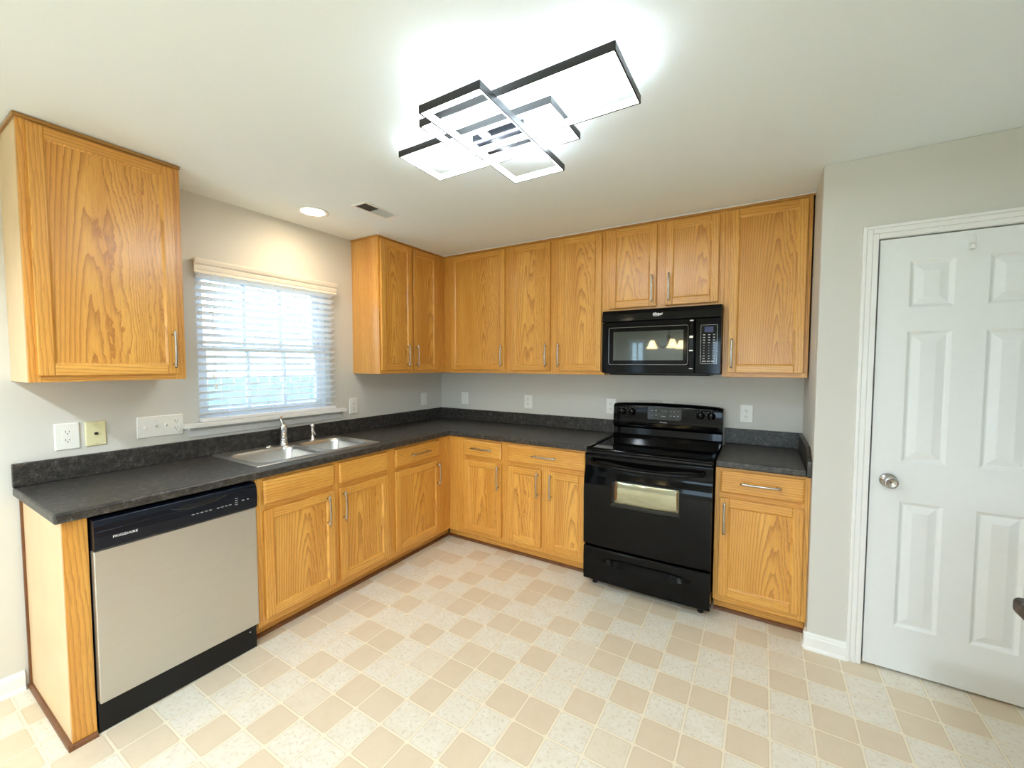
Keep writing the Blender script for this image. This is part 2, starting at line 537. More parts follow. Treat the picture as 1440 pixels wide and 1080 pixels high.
def baseboard(name, x0, x1, y0, y1, face):
    """face: direction the board faces"""
    mb = MB()
    prof = [(0.0, 0.0), (0.021, 0.0), (0.020, 0.010), (0.014, 0.017), (0.014, 0.064), (0.011, 0.068), (0.0105, 0.076), (0.006, 0.080), (0.005, 0.086), (0.0, 0.086)]
    if face == 'x':
        mb.loops([[(x0 + t, y, z) for t, z in prof] for y in (y0, y1)])
    elif face == '-x':
        mb.loops([[(x0 - t, y, z) for t, z in prof] for y in (y0, y1)])
    elif face == 'y':
        mb.loops([[(x, y0 + t, z) for t, z in prof] for x in (x0, x1)])
    else:
        mb.loops([[(x, y0 - t, z) for t, z in prof] for x in (x0, x1)])
    return structure(mb.build(name, 'trim'))
baseboard('baseboard_left', 0.0, 0, PD[1] + 0.06, -2.826, 'x')
baseboard('baseboard_pantry', XA - 0.014, 3.187, YP, 0, '-y')
baseboard('baseboard_alcove', XA, 0, YP, -0.632, '-x')
baseboard('baseboard_rear', 0.0, RW, REAR, 0, 'y')

# door casing
mb = MB()
ci, co, ct0, ct1 = DX0 - 0.008, DX0 - 0.065, DZ1 + 0.008, DZ1 + 0.066
def casing(mb, x0, x1, t):
    # legs and head between inner offset x0 and outer offset x1 from the opening
    a, b = DX0 - 0.008, DX1 + 0.008
    mb.box(a - x1, a - x0, YP - t, YP - 0.0002, 0, ct0 + x1)
    mb.box(b + x0, b + x1, YP - t, YP - 0.0002, 0, ct0 + x1)
    mb.box(a - x0, b + x0, YP - t, YP - 0.0002, ct0 + x0, ct0 + x1)
casing(mb, 0.0, 0.022, 0.011)
casing(mb, 0.022, 0.044, 0.014)
casing(mb, 0.044, 0.058, 0.018)
structure(mb.build('trim_1', 'trim', bevel=0.0025))
# jamb inside the pantry opening
mb = MB()
mb.box(DX0 - 0.021, DX0 - 0.006, YP, YP + 0.10, 0, DZ1 + 0.021)
mb.box(DX1 + 0.006, DX1 + 0.021, YP, YP + 0.10, 0, DZ1 + 0.021)
mb.box(DX0 - 0.006, DX1 + 0.006, YP, YP + 0.10, DZ1 + 0.006, DZ1 + 0.021)
structure(mb.build('trim_2', 'trim'))

# six panel pantry door
door = structure(thing('door_1', 'white six panel pantry door with round satin knob', 'door', (DX0, YP + 0.004, 0.012)))
DW, DH = DX1 - DX0, DZ1 - 0.012
mb = MB()
xs = [0, 0.107, 0.254, 0.358, 0.505, DW]
zz = [0, 0.214, 0.810, 0.998, 1.598, 1.706, 1.914, DH]
isp = lambda i, j: i in (1, 3) and j in (1, 3, 5)
for i in range(5):
    for j in range(7):
        x0, x1, z0, z1 = xs[i], xs[i + 1], zz[j], zz[j + 1]
        if not isp(i, j):
            mb.quad([(x0, 0, z0), (x1, 0, z0), (x1, 0, z1), (x0, 0, z1)])
        else:
            L = []
            for ins, dep in ((0, 0), (0.004, 0.003), (0.012, 0.010), (0.017, 0.011), (0.046, 0.003), (0.048, 0.0026)):
                L.append([(x0 + ins, dep, z0 + ins), (x1 - ins, dep, z0 + ins), (x1 - ins, dep, z1 - ins), (x0 + ins, dep, z1 - ins)])
            mb.loops(L, cap0=False)
bmesh.ops.remove_doubles(mb.bm, verts=mb.bm.verts, dist=1e-5)
for q in (((0, 0, 0), (0, 0.035, 0), (0, 0.035, DH), (0, 0, DH)), ((DW, 0, 0), (DW, 0, DH), (DW, 0.035, DH), (DW, 0.035, 0)), ((0, 0, DH), (0, 0.035, DH), (DW, 0.035, DH), (DW, 0, DH)), ((0, 0, 0), (DW, 0, 0), (DW, 0.035, 0), (0, 0.035, 0)), ((0, 0.035, 0), (DW, 0.035, 0), (DW, 0.035, DH), (0, 0.035, DH))):
    mb.quad(q)
bmesh.ops.remove_doubles(mb.bm, verts=mb.bm.verts, dist=1e-5)
mb.build('door_slab', 'doorpaint', door)
kb = MB().lathe([(0.0, 0), (0.033, 0.0), (0.033, 0.003), (0.029, 0.008), (0.014, 0.013), (0.012, 0.028), (0.018, 0.034), (0.027, 0.044), (0.028, 0.054), (0.024, 0.061), (0.017, 0.0635), (0.015, 0.060), (0.0, 0.0605)], (0, 0, 0), '-y', 32)
kb.build('door_knob', 'nickel', door, (0.064, 0, 0.916 - 0.012))
# adhesive hook at the top of the door
hk = thing('adhesive_hook', 'small white stick-on hook near the top edge of the pantry door', 'hook', (3.546, YP + 0.0035, 1.944))
mb = MB()
mb.loops([[(x, -0.0, z) for x, z in rrect(0, 0.037, 0.014, 0.036, 0.0138)], [(x, -0.004, z) for x, z in rrect(0, 0.037, 0.014, 0.036, 0.0138)], [(x, -0.005, z) for x, z in rrect(0, 0.037, 0.012, 0.034, 0.0118)]])
mb.build('hook_plate', 'doorpaint', hk)
MB().tube([(0, -0.004, 0.035), (0, -0.008, 0.018), (0, -0.014, 0.009), (0, -0.021, 0.010), (0, -0.025, 0.019), (0, -0.026, 0.028)], [0.008, 0.009, 0.009, 0.0085, 0.008, 0.006], 12, ratio=0.5, upv=(0, -1, 0.3)).build('hook_arm', 'doorpaint', hk)

# ------------------------------------------------------------------ kitchen window, stool, blind
win = structure(thing('window_1', 'white double hung kitchen window behind the blind', 'window', (-0.09, (WY0 + WY1) / 2, WZ0)))
hw, hh = (WY1 - WY0) / 2, WZ1 - WZ0
mb = MB().grid_solid([-hw, -hw + 0.038, hw - 0.038, hw], [0, 0.04, hh - 0.04, hh], lambda i, j: not (i == 1 and j == 1), -0.05, 0.03, 'yzx')
mb.build('window_frame', 'vinyl_frame', win, bevel=0.002)
def sash(z0, z1, x, name):
    b = 0.036
    y0, y1 = -hw + 0.036, hw - 0.036
    third = (y1 - y0 - 2 * b) / 3
    u = [y0, y0 + b, y0 + b + third - 0.009, y0 + b + third + 0.009, y0 + b + 2 * third - 0.009, y0 + b + 2 * third + 0.009, y1 - b, y1]
    m = MB().grid_solid(u, [z0, z0 + b, z1 - b, z1], lambda i, j: j != 1 or i in (0, 2, 4, 6), x - 0.016, x + 0.016, 'yzx')
    s_ = m.build(name, 'vinyl_frame', win, bevel=0.002)
    MB().box(x - 0.002, x + 0.002, y0 + b * 0.5, y1 - b * 0.5, z0 + b * 0.5, z1 - b * 0.5).build('pane', 'pane', s_)
sash(0.42, hh - 0.03, -0.025, 'upper_sash')
sash(0.03, 0.455, 0.012, 'lower_sash')
# stool and apron
mb = MB()
mb.box(-0.058, 0.052, WY0 + 0.002, WY1 - 0.002, WZ0 - 0.0005, WZ0 + 0.006)
mb.box(0.001, 0.062, -2.214, -1.166, WZ0 - 0.020, WZ0 + 0.004)
prof = [(0.001, WZ0 - 0.078), (0.010, WZ0 - 0.076), (0.013, WZ0 - 0.060), (0.016, WZ0 - 0.040), (0.026, WZ0 - 0.030), (0.030, WZ0 - 0.020), (0.001, WZ0 - 0.020)]
mb.loops([[(x, -2.180, z) for x, z in prof], [(x, -1.180, z) for x, z in prof]])
structure(mb.build('trim_3', 'trim', bevel=0.002))
# blind
BY0, BY1 = -2.1255, -1.2555
bl = thing('window_blind', 'white two inch slatted blind with off-white valance over the sink window', 'blind', (0.03, (BY0 + BY1) / 2, WZ0))
bw = (BY1 - BY0) / 2
prof = [(0.0195, 0.856), (0.030, 0.856), (0.030, 0.866), (0.024, 0.872), (0.028, 0.880), (0.030, 0.898), (0.024, 0.904), (0.034, 0.912), (0.038, 0.930), (0.038, 0.938), (-0.029, 0.938), (-0.029, 0.932), (0.0195, 0.932)]
MB().loops([[(x, -bw - 0.018, z) for x, z in prof], [(x, bw + 0.018, z) for x, z in prof]]).build('valance', 'valance', bl, bevel=0.0015)
MB().box(-0.025, 0.018, -bw + 0.004, bw - 0.004, 0.872, 0.918).build('head_rail', 'blind', bl, bevel=0.002)
NS = 20
pitch = 0.0418
ang = math.radians(20)
slat_me = None
for k in range(NS):
    z = 0.050 + pitch * k
    if slat_me is None:
        L = []
        for yy in (-bw, bw):
            top = [(-0.025 + 0.05 * i / 6, 0.0018 + 0.0022 * (1 - (i / 3 - 1) ** 2)) for i in range(7)]
            ring = [(x, h) for x, h in top] + [(x, h - 0.003) for x, h in reversed(top)]
            L.append([(x * math.cos(ang) - h * math.sin(-ang) * -1, yy, x * math.sin(ang) + h * math.cos(ang)) for x, h in ring])
        o = MB().loops(L).build('slat', 'blind', bl, (0, 0, z))
        slat_me = o
    else:
        c = slat_me.copy()
        COL.objects.link(c)
        c.parent = bl
        c.location = (0, 0, z)
MB().box(-0.024, 0.024, -bw, bw, 0.008, 0.028).build('bottom_rail', 'blind', bl, bevel=0.004)
for yy in (-bw + 0.13, -0.02, bw - 0.13):
    m = MB()
    for xx in (-0.0265, 0.0265):
        m.tube([(xx, yy, 0.02), (xx, yy, 0.872)], 0.0008, 5)
    m.build('ladder_cord', 'cord', bl)
for yy, zb in ((-bw + 0.062, 0.285), (-bw + 0.071, 0.225)):
    m = MB().tube([(0.030, yy, zb), (0.030, yy, 0.855)], 0.0009, 5)
    cd = m.build('pull_cord', 'cord', bl)
    MB().lathe([(0.0, 0.034), (0.003, 0.033), (0.004, 0.028), (0.007, 0.010), (0.008, 0.002), (0.005, 0.0), (0.0, 0.0)], (0.031, yy, zb - 0.028), n=12).build('tassel', 'plate_white', cd)
# ------------------------------------------------------------------ cabinets
def pull(length, name='handle'):
    """arched bar pull along local z, standing off towards -y"""
    h = length / 2
    pts, rr = [], []
    for i in range(15):
        a = -1 + 2 * i / 14
        pts.append((0, -0.026 - 0.008 * (1 - a * a), a * h))
        rr.append(0.0058)
    m = MB().tube(pts, rr, 8, ratio=0.65, upv=(0, 1, 0))
    for sgn in (-1, 1):
        m.tube([(0, 0, sgn * h * 0.80), (0, -0.026, sgn * h * 0.80)], 0.0048, 8)
    return m
def door_part(root, a, b, z0, z1, yf, hinge_handle, fw_=0.048):
    """frame and flat panel door; yf is the local y of the face frame"""
    w, h = (b - a) / 2, (z1 - z0) / 2
    cx, cz = (a + b) / 2, (z0 + z1) / 2
    m = MB()
    t = DT
    for sgn in (-1, 1):
        x0, x1 = (-w, -w + fw_) if sgn < 0 else (w - fw_, w)
        m.box(x0, x1, -t, 0, -h, h, 0)
    for sgn in (-1, 1):
        q0, q1 = (-h, -h + fw_) if sgn < 0 else (h - fw_, h)
        m.box(-w + fw_ + 0.0002, w - fw_ - 0.0002, -t + 0.0003, 0, q0, q1, 1)
    # sloped inner lip
    L = []
    for ins, dep in ((fw_ - 0.001, -t + 0.002), (fw_ + 0.007, -t + 0.008)):
        L.append([(-w + ins, dep, -h + ins), (w - ins, dep, -h + ins), (w - ins, dep, h - ins), (-w + ins, dep, h - ins)])
    m.loops(L, 0, False, False)
    d = m.build('door', ['oak_v', 'oak_h'], root, (cx, yf - 0.001, cz), bevel=0.0032, segs=3)
    p = MB().box(-w + fw_ - 0.004, w - fw_ + 0.004, -t + 0.0085, -0.003, -h + fw_ - 0.004, h - fw_ + 0.004)
    p.build('door_panel', 'oak_panel', d)
    if hinge_handle:
        hx, hz, ln = hinge_handle
        pull(ln).build('handle', 'nickel', d, (hx - cx, -t, hz - cz))
    return d
def drawer_part(root, a, b, z0, z1, yf, handle):
    w, h = (b - a) / 2, (z1 - z0) / 2
    cx, cz = (a + b) / 2, (z0 + z1) / 2
    m = MB()
    L = []
    for ins, dep in ((0, 0), (0, -DT + 0.006), (0.004, -DT + 0.003), (0.010, -DT), ):
        L.append([(-w + ins, dep, -h + ins), (w - ins, dep, -h + ins), (w - ins, dep, h - ins), (-w + ins, dep, h - ins)])
    m.loops(L)
    d = m.build('drawer_front' if handle else 'false_front', 'oak_h', root, (cx, yf - 0.001, cz), bevel=0.0012)
    if handle:
        hx, hz, ln = handle
        p = pull(ln)
        bmesh.ops.rotate(p.bm, cent=(0, 0, 0), matrix=Matrix.Rotation(PI / 2, 3, 'Y'), verts=p.bm.verts)
        p.build('handle', 'nickel', d, (hx - cx, -DT, hz - cz))
    return d
def frame_part(root, w, z0, z1, depth, stiles, rails, x0=0.0, x1=None):
    """face frame: stiles [(a,b)] full height, rails [(a,b,z0,z1)]"""
    m = MB()
    for a, b in stiles:
        m.box(a, b, -depth, -depth + 0.019, z0, z1, 0)
    for a, b, c, d in rails:
        m.box(a, b, -depth + 0.0003, -depth + 0.019, c, d, 1)
    return m.build('face_frame', ['oak_v', 'oak_h'], root, bevel=0.001)
def place(side, start):
    """world placement of a cabinet whose local x runs along the wall"""
    if side == 'left':
        return (0.001, start, 0), PI / 2
    return (start, -0.001, 0), 0.0

def base_cabinet(name, label, side, start, end, face_end, doors, drawers, mids, toe, group='oak base cabinets'):
    loc, rz = place(side, start)
    r = thing(name, label, 'cabinet', loc, rz, group)
    w = end - start
    fe = face_end - start
    z0, z1 = 0.0956, CTB
    m = MB()
    t = 0.016
    d = -(BD - 0.019)
    m.box(0, t, d, 0, z0, z1 - 0.001)
    m.box(w - t, w, d, 0, z0, z1 - 0.001)
    m.box(t, w - t, d, 0, z0, z0 + t)
    m.box(t, w - t, -0.008, 0, z0 + t, z1 - 0.001)
    m.build('carcass', 'carcass', r)
    edges = [0.0] + [e - start for e in mids] + [fe]
    stiles = []
    for i, e in enumerate(edges):
        hwid = 0.042
        if i == 0:
            nxt = min([x[0] for x in doors]) - start + 0.012
            stiles.append((0, max(0.03, nxt)))
        elif i == len(edges) - 1:
            prv = max([x[1] for x in doors]) - start - 0.012
            stiles.append((min(fe - 0.03, prv), fe))
        else:
            stiles.append((e - hwid, e + hwid))
    rails = []
    for (a0, a1), (b0, b1) in zip(stiles, stiles[1:]):
        rails.append((a1, b0, z0, z0 + 0.052))
        rails.append((a1, b0, 0.690, 0.745))
        rails.append((a1, b0, 0.845, z1 - 0.001))
    # dividing stile between the doors only where a wide drawer spans above
    frame_part(r, w, z0, z1 - 0.001, BD, stiles, rails)
    yf = -BD
    for a, b, hd in doors:
        door_part(r, a - start, b - start, 0.134, 0.7016, yf, (hd[0] - start, hd[1], hd[2]) if hd else None)
    for a, b, hd in drawers:
        drawer_part(r, a - start, b - start, 0.7323, 0.8581, yf, (hd[0] - start, hd[1], hd[2]) if hd else None)
    a, b = toe[0] - start, toe[1] - start
    m = MB().box(a, b, -0.529, -0.513, 0.0005, z0)
    tk = m.build('toe_kick', 'oak_h', r)
    MB().prism_x([(-0.529, 0.0), (-0.529, 0.018), (-0.536, 0.017), (-0.543, 0.010), (-0.545, 0.0)], a, b).build('shoe_moulding', 'shoe', tk)
    return r
HZ, HL = 0.596, 0.18
base_cabinet('base_cabinet', 'oak base cabinet with two blank drawer fronts and two doors under the sink', 'left', -2.132, -1.241, -1.241,
             [(-2.098, -1.690, (-1.742, HZ, HL)), (-1.654, -1.275, (-1.634, HZ, HL))],
             [(-2.098, -1.690, None), (-1.654, -1.275, None)], [-1.672], (-2.132, -1.241))
base_cabinet('base_cabinet', 'oak base cabinet with one drawer and one door between the sink and the corner', 'left', -1.241, -0.611, -0.611,
             [(-1.2075, -0.7452, (-0.780, HZ, HL))], [(-1.2075, -0.7452, (-0.975, 0.800, 0.19))], [], (-1.241, -0.529))
base_cabinet('base_cabinet', 'narrow one-drawer, one-door oak base cabinet on the back wall beside the corner', 'back', 0.611, 1.155, 1.155,
             [(0.7728, 1.1268, (1.105, HZ, HL))], [(0.7728, 1.1268, (0.954, 0.800, 0.19))], [], (0.546, 1.155))
base_cabinet('base_cabinet', 'oak base cabinet with one wide drawer over two narrow doors left of the range', 'back', 1.155, 1.812, 1.812,
             [(1.1826, 1.4626, (1.441, HZ, HL)), (1.5239, 1.7976, (1.5455, HZ, HL))], [(1.1826, 1.7976, (1.494, 0.800, 0.19))], [1.493], (1.155, 1.812))
base_cabinet('base_cabinet', 'oak base cabinet with one drawer and one door between the range and the right wall', 'back', 2.580, 3.024, 3.024,
             [(2.6061, 2.9998, (2.6315, HZ - 0.004, HL))], [(2.6061, 2.9998, (2.802, 0.800, 0.19))], [], (2.580, 3.024))
# end panel beside the dishwasher
ep = thing('end_panel', 'light oak end panel closing the left end of the counter', 'panel', (0.001, -2.806, 0))
MB().box(0.0, 0.586, 0, 0.010, 0.0005, CTB - 0.001).build('side_veneer', 'veneer', ep, bevel=0.001)['label'] = 'pale maple side face'
MB().box(0.5865, 0.600, 0.0, 0.068, 0.0005, CTB - 0.001).build('front_filler', 'oak_v', ep, bevel=0.001)
m = MB()
pr_ = [(0.0, 0.0), (0.0, 0.020), (-0.006, 0.019), (-0.012, 0.011), (-0.013, 0.0)]
m.prism_x(pr_, 0.0, 0.613)
m.loops([[(0.600 + -yy, y0, zz_) for yy, zz_ in pr_] for y0 in (-0.013, 0.068)])
m.build('shoe_moulding', 'shoe', ep)
MB().box(0.0, 0.014, -0.008, 0.0, 0.021, CTB - 0.001).build('scribe_strip', 'shoe', ep)

def upper_cabinet(name, label, side, start, end, z0, doors, door_z0, end_left=False, end_right=False, face_start=None, face_end=None, stiles=None, group='oak wall cabinets', cornice=None, depth=UDp):
    loc, rz = place(side, start)
    r = thing(name, label, 'cabinet', (loc[0], loc[1], 0), rz, group)
    w = end - start
    z1 = H - 0.002
    d = -(depth - 0.019)
    t = 0.014
    m = MB()
    m.box(0, t, d, 0, z0, z1, 1)
    m.box(w - t, w, d, 0, z0, z1, 1)
    m.box(t, w - t, d, 0, z0 + 0.010, z0 + 0.024)
    m.box(t, w - t, d, 0, z1 - t, z1)
    m.box(t, w - t, -0.006, 0, z0 + 0.024, z1 - t)
    m.build('carcass', ['oak_side', end_left or 'oak_side'], r)
    fs = (face_start if face_start is not None else start) - start
    fe = (face_end if face_end is not None else end) - start
    st = [(fs, doors[0][0] - start + 0.012)]
    for p, q in zip(doors, doors[1:]):
        st.append((p[1] - start - 0.010, q[0] - start + 0.010))
    st.append((doors[-1][1] - start - 0.012, fe))
    rails = []
    for (a0, a1), (b0, b1) in zip(st, st[1:]):
        rails += [(a1, b0, z0, door_z0 + 0.012), (a1, b0, UDT - 0.012, z1)]
    frame_part(r, w, z0, z1, depth, st, rails)
    for a, b, hd in doors:
        door_part(r, a - start, b - start, door_z0, UDT, -depth, (hd[0] - start, hd[1], 0.18), 0.046)
    if cornice:
        a, b, el, er = cornice
        a -= start
        b -= start
        m = MB()
        m.box(a, b, -depth - 0.009, -depth - 0.0005, H - 0.017, H - 0.0055 if start > -2 else H - 0.002)
        if el:
            m.box(a, a + 0.008, -depth - 0.0005, 0, H - 0.017, H - 0.002)
        m.build('top_moulding', 'oak_dark' if start < -2 else 'oak_trim', r, bevel=0.002)
        if start > -2:
            MB().box(a, b, -depth - 0.0125, -depth - 0.0005, H - 0.0052, H - 0.0003).build('caulk_line', 'trim', r)
    return r
UH = 1.526
upper_cabinet('wall_cabinet', 'large single-door oak wall cabinet left of the window', 'left', -2.817, -2.2924, UB,
              [(-2.7927, -2.3241, (-2.348, UH, 0.18))], UDB, end_left='veneer', cornice=(-2.8255, -2.290, True, True))
upper_cabinet('wall_cabinet', 'oak wall cabinet with two narrow doors right of the window', 'left', -1.0563, -0.001, UB,
              [(-1.0461, -0.7265, (-0.787, UH, 0.18)), (-0.7074, -0.4181, (-0.687, UH, 0.18))], UDB, face_end=-UDp, cornice=(-1.0645, -UDp - 0.01, True, False))
upper_cabinet('wall_cabinet', 'wide single-door oak wall cabinet on the back wall in the corner', 'back', UDp + 0.022, 0.988, UB,
              [(0.398, 0.9639, (0.941, UH, 0.18))], UDB, cornice=(UDp + 0.001, 0.988, False, False), face_start=UDp + 0.002)
upper_cabinet('wall_cabinet', 'tall two-door oak wall cabinet left of the microwave', 'back', 0.988, 1.814, UB,
              [(1.0140, 1.3786, (1.3495, UH, 0.18)), (1.4493, 1.7875, (1.4585, UH, 0.18))], UDB, cornice=(0.988, 1.814, False, False))
upper_cabinet('wall_cabinet', 'short two-door oak wall cabinet above the microwave', 'back', 1.814, 2.575, 1.831,
              [(1.8459, 2.1684, (2.144, 1.967, 0.18)), (2.2261, 2.5441, (2.252, 1.967, 0.18))], 1.8506, cornice=(1.814, 2.575, False, False))
upper_cabinet('wall_cabinet', 'tall single-door oak wall cabinet right of the microwave', 'back', 2.575, 3.017, UB,
              [(2.6068, 2.9943, (2.628, UH, 0.18))], UDB, cornice=(2.575, 3.024, False, False))

# ------------------------------------------------------------------ worktops
CF = 0.636
SX0, SX1, SY0, SY1 = 0.040, 0.552, -2.085, -1.272      # sink rim
wt = thing('worktop', 'dark charcoal L-shaped laminate worktop running from the end panel past the sink to the range', 'worktop')
xs = [0.001, SX0 + 0.02, SX1 - 0.02, CF, 1.812]
ys = [-2.832, SY0 + 0.02, SY1 - 0.02, -CF, -0.001]
def occ(i, j):
    if i == 3:
        return j == 3
    return not (i == 1 and j == 1)
MB().grid_solid(xs, ys, occ, CTB, CT, 'xyz').build('counter_slab', 'laminate', wt, bevel=0.009, segs=4)
m = MB()
m.grid_solid([0.001, 0.020, 1.812], [-2.832, -0.020, -0.001], lambda i, j: i == 0 or j == 1, CT + 0.0003, CT + 0.104, 'xyz')
m.build('backsplash', 'laminate', wt, bevel=0.003)
wt2 = thing('worktop', 'short dark charcoal laminate worktop between the range and the right wall', 'worktop')
MB().box(2.580, XA - 0.0215, -CF, -0.001, CTB, CT).build('counter_slab', 'laminate', wt2, bevel=0.009, segs=4)
m = MB()
m.box(2.580, XA - 0.001, -0.020, -0.001, CT + 0.0003, CT + 0.104)
prf = [(-0.0205, CT + 0.0003), (-0.0205, CT + 0.103), (-0.52, CT + 0.103), (-0.600, CT + 0.070), (-CF - 0.004, CT + 0.045), (-CF - 0.004, CTB), (-0.0205, CTB)]
m.prism_x(prf, XA - 0.021, XA - 0.001)
m.build('backsplash', 'laminate', wt2, bevel=0.003)
# worktop along the right wall, only its rounded end shows
wt3 = thing('worktop', 'dark laminate worktop corner at the right edge, in front of the pantry door', 'worktop', (3.314, -1.795, 0))
Wd = RW - 3.314 - 0.001
MB().box(0, Wd, -1.9, 0, CTB, CT).build('counter_slab', 'laminate', wt3, bevel=0.012, segs=4)
rb = thing('base_cabinet', 'oak base cabinet under the worktop at the right edge', 'cabinet', (3.355, -1.82, 0), 0, None)
MB().box(0.019, RW - 3.355 - 0.001, -1.85, 0, 0.0956, CTB - 0.0005).build('carcass', 'oak_side', rb)
MB().box(0, 0.019, -1.85, 0, 0.0956, CTB - 0.0005).build('face_frame', 'oak_v', rb)
MB().box(0.08, 0.10, -1.85, 0, 0.0005, 0.0955).build('toe_kick', 'oak_h', rb)
for k in range(3):
    m = MB().box(-0.019, -0.001, -0.03 - 0.60 * k - 0.56, -0.03 - 0.60 * k, 0.134, 0.858)
    m.build('door', 'oak_v', rb, bevel=0.003)

# ------------------------------------------------------------------ sink, tap, sprayer
sk = thing('kitchen_sink', 'stainless double-bowl drop-in sink in the worktop under the window', 'sink', (0, 0, CT))
ysplit = -1.643
m = MB()
def bowl(m, x0, x1, y0, y1, ox0, ox1, oy0, oy1, depth):
    cx, cy, hx, hy = (x0 + x1) / 2, (y0 + y1) / 2, (x1 - x0) / 2, (y1 - y0) / 2
    ocx, ocy, ohx, ohy = (ox0 + ox1) / 2, (oy0 + oy1) / 2, (ox1 - ox0) / 2, (oy1 - oy0) / 2
    L = []
    for (a, b, c, d, r_, z) in ((ocx, ocy, ohx, ohy, 0.0006, 0.004), (cx, cy, hx + 0.006, hy + 0.006, 0.065, 0.004), (cx, cy, hx, hy, 0.060, -0.001),
                                (cx, cy, hx - 0.006, hy - 0.006, 0.058, -0.02), (cx, cy, hx - 0.016, hy - 0.016, 0.055, -depth + 0.03),
                                (cx, cy, hx - 0.026, hy - 0.026, 0.05, -depth + 0.008), (cx, cy, hx - 0.05, hy - 0.05, 0.045, -depth), (cx, cy, 0.045, 0.045, 0.0449, -depth - 0.004), (cx, cy, 0.038, 0.038, 0.0379, -depth - 0.012)):
        L.append([(px, py, z) for px, py in rrect(a, b, c, d, r_, 7)])
    m.loops(L, 0, False, True, smooth=True)
bowl(m, 0.128, 0.490, -2.040, -1.660, SX0 + 0.006, SX1 - 0.006, SY0 + 0.006, ysplit, 0.17)
bowl(m, 0.128, 0.490, -1.626, -1.316, SX0 + 0.006, SX1 - 0.006, ysplit, SY1 - 0.006, 0.17)
bmesh.ops.remove_doubles(m.bm, verts=m.bm.verts, dist=1e-5)
# raised rim edge
L = []
for ins, z in ((0.0, 0.0006), (0.0, 0.003), (0.002, 0.0055), (0.005, 0.0055), (0.008, 0.0038)):
    L.append([(px, py, z) for px, py in rrect((SX0 + SX1) / 2, (SY0 + SY1) / 2, (SX1 - SX0) / 2 - ins, (SY1 - SY0) / 2 - ins, max(0.001, 0.012 - ins), 4)])
m.loops(L, 0, False, False, smooth=True)
m.build('basin', 'steel_sink', sk, normals=False)
for cy in (-1.85, -1.471):
    MB().lathe([(0.0, -0.004), (0.006, -0.004), (0.012, -0.002), (0.030, 0.0), (0.036, 0.0035), (0.0405, 0.004)], (0.309, cy, -0.178), n=24).build('drain_strainer', 'chrome', sk)

fz = CT + 0.0045
tp = thing('kitchen_tap', 'chrome single-lever tap standing on the sink deck under the window', 'tap', (0.082, -1.676, fz))
m = MB()
m.lathe([(0.0, 0), (0.031, 0), (0.031, 0.004), (0.027, 0.008), (0.024, 0.014), (0.022, 0.040), (0.021, 0.085), (0.022, 0.108), (0.024, 0.112), (0.024, 0.128), (0.020, 0.136), (0.0, 0.138)], (0, 0, 0), n=28)
m.build('tap_body', 'chrome', tp)
m = MB()
SD = Vector((0.87, -0.50, 0))
m.tube([SD * d_ + Vector((0, 0, z)) for d_, z in ((0.010, 0.072), (0.045, 0.098), (0.085, 0.106), (0.125, 0.098), (0.150, 0.080), (0.155, 0.062))], [0.014, 0.013, 0.0125, 0.0125, 0.013, 0.014], 14)
m.tube([SD * 0.155 + Vector((0, 0, 0.064)), SD * 0.156 + Vector((0, 0, 0.050))], [0.0145, 0.0135], 14)
m.build('spout', 'chrome', tp)
m = MB()
m.tube([(0.0, 0.0, 0.134), (-0.003, -0.006, 0.150), (-0.008, -0.014, 0.170), (-0.004, -0.020, 0.181), (0.012, -0.020, 0.186)], [0.017, 0.013, 0.011, 0.010, 0.009], 12, ratio=0.7)
m.build('lever', 'chrome', tp)
sp = thing('side_sprayer', 'small chrome side sprayer to the right of the tap', 'sprayer', (0.082, -1.470, fz))
MB().lathe([(0.0, 0), (0.022, 0), (0.022, 0.004), (0.015, 0.010), (0.012, 0.022), (0.011, 0.030)], (0, 0, 0), n=20).build('sprayer_base', 'chrome', sp)
MB().lathe([(0.0085, 0.030), (0.0075, 0.046), (0.0095, 0.060), (0.012, 0.066), (0.0125, 0.074), (0.008, 0.082), (0.009, 0.086), (0.0135, 0.092), (0.0155, 0.101), (0.0135, 0.110), (0.007, 0.116), (0.0, 0.117)], (0, 0, 0), n=20).build('sprayer_head', 'chrome', sp)
MB().tube([(0.008, 0.003, 0.064), (0.016, 0.007, 0.050), (0.019, 0.009, 0.036)], [0.004, 0.0035, 0.003], 8).build('trigger', 'chrome', sp)
cp = MB().lathe([(0.0, 0), (0.022, 0), (0.022, 0.004), (0.016, 0.011), (0.006, 0.014), (0.0, 0.0145)], (0, 0, 0), n=24).build('sink_hole_cover', 'chrome', None, (0.082, -1.775, fz))
tag(cp, 'round chrome cap covering the spare sink hole left of the tap', 'cap')

# ------------------------------------------------------------------ dishwasher
dw = thing('dishwasher', 'stainless steel dishwasher with black control strip under the left end of the worktop', 'dishwasher', (0.0, -2.735, 0), PI / 2)
DWW = 0.600
MB().box(0.004, DWW - 0.004, -0.590, -0.02, 0.012, CTB - 0.012).build('tub', 'black_matte', dw)
MB().box(0.003, DWW - 0.003, -0.630, -0.592, 0.132, 0.736).build('steel_door', 'steel_door', dw, bevel=0.004, segs=3)
m = MB()
prof = [(-0.592, 0.738), (-0.632, 0.738), (-0.640, 0.744), (-0.643, 0.790), (-0.640, 0.835), (-0.632, 0.856), (-0.618, 0.862), (-0.592, 0.862)]
m.prism_x(prof, 0.003, DWW - 0.003)
cpn = m.build('control_panel', 'navy_black', dw, bevel=0.002)
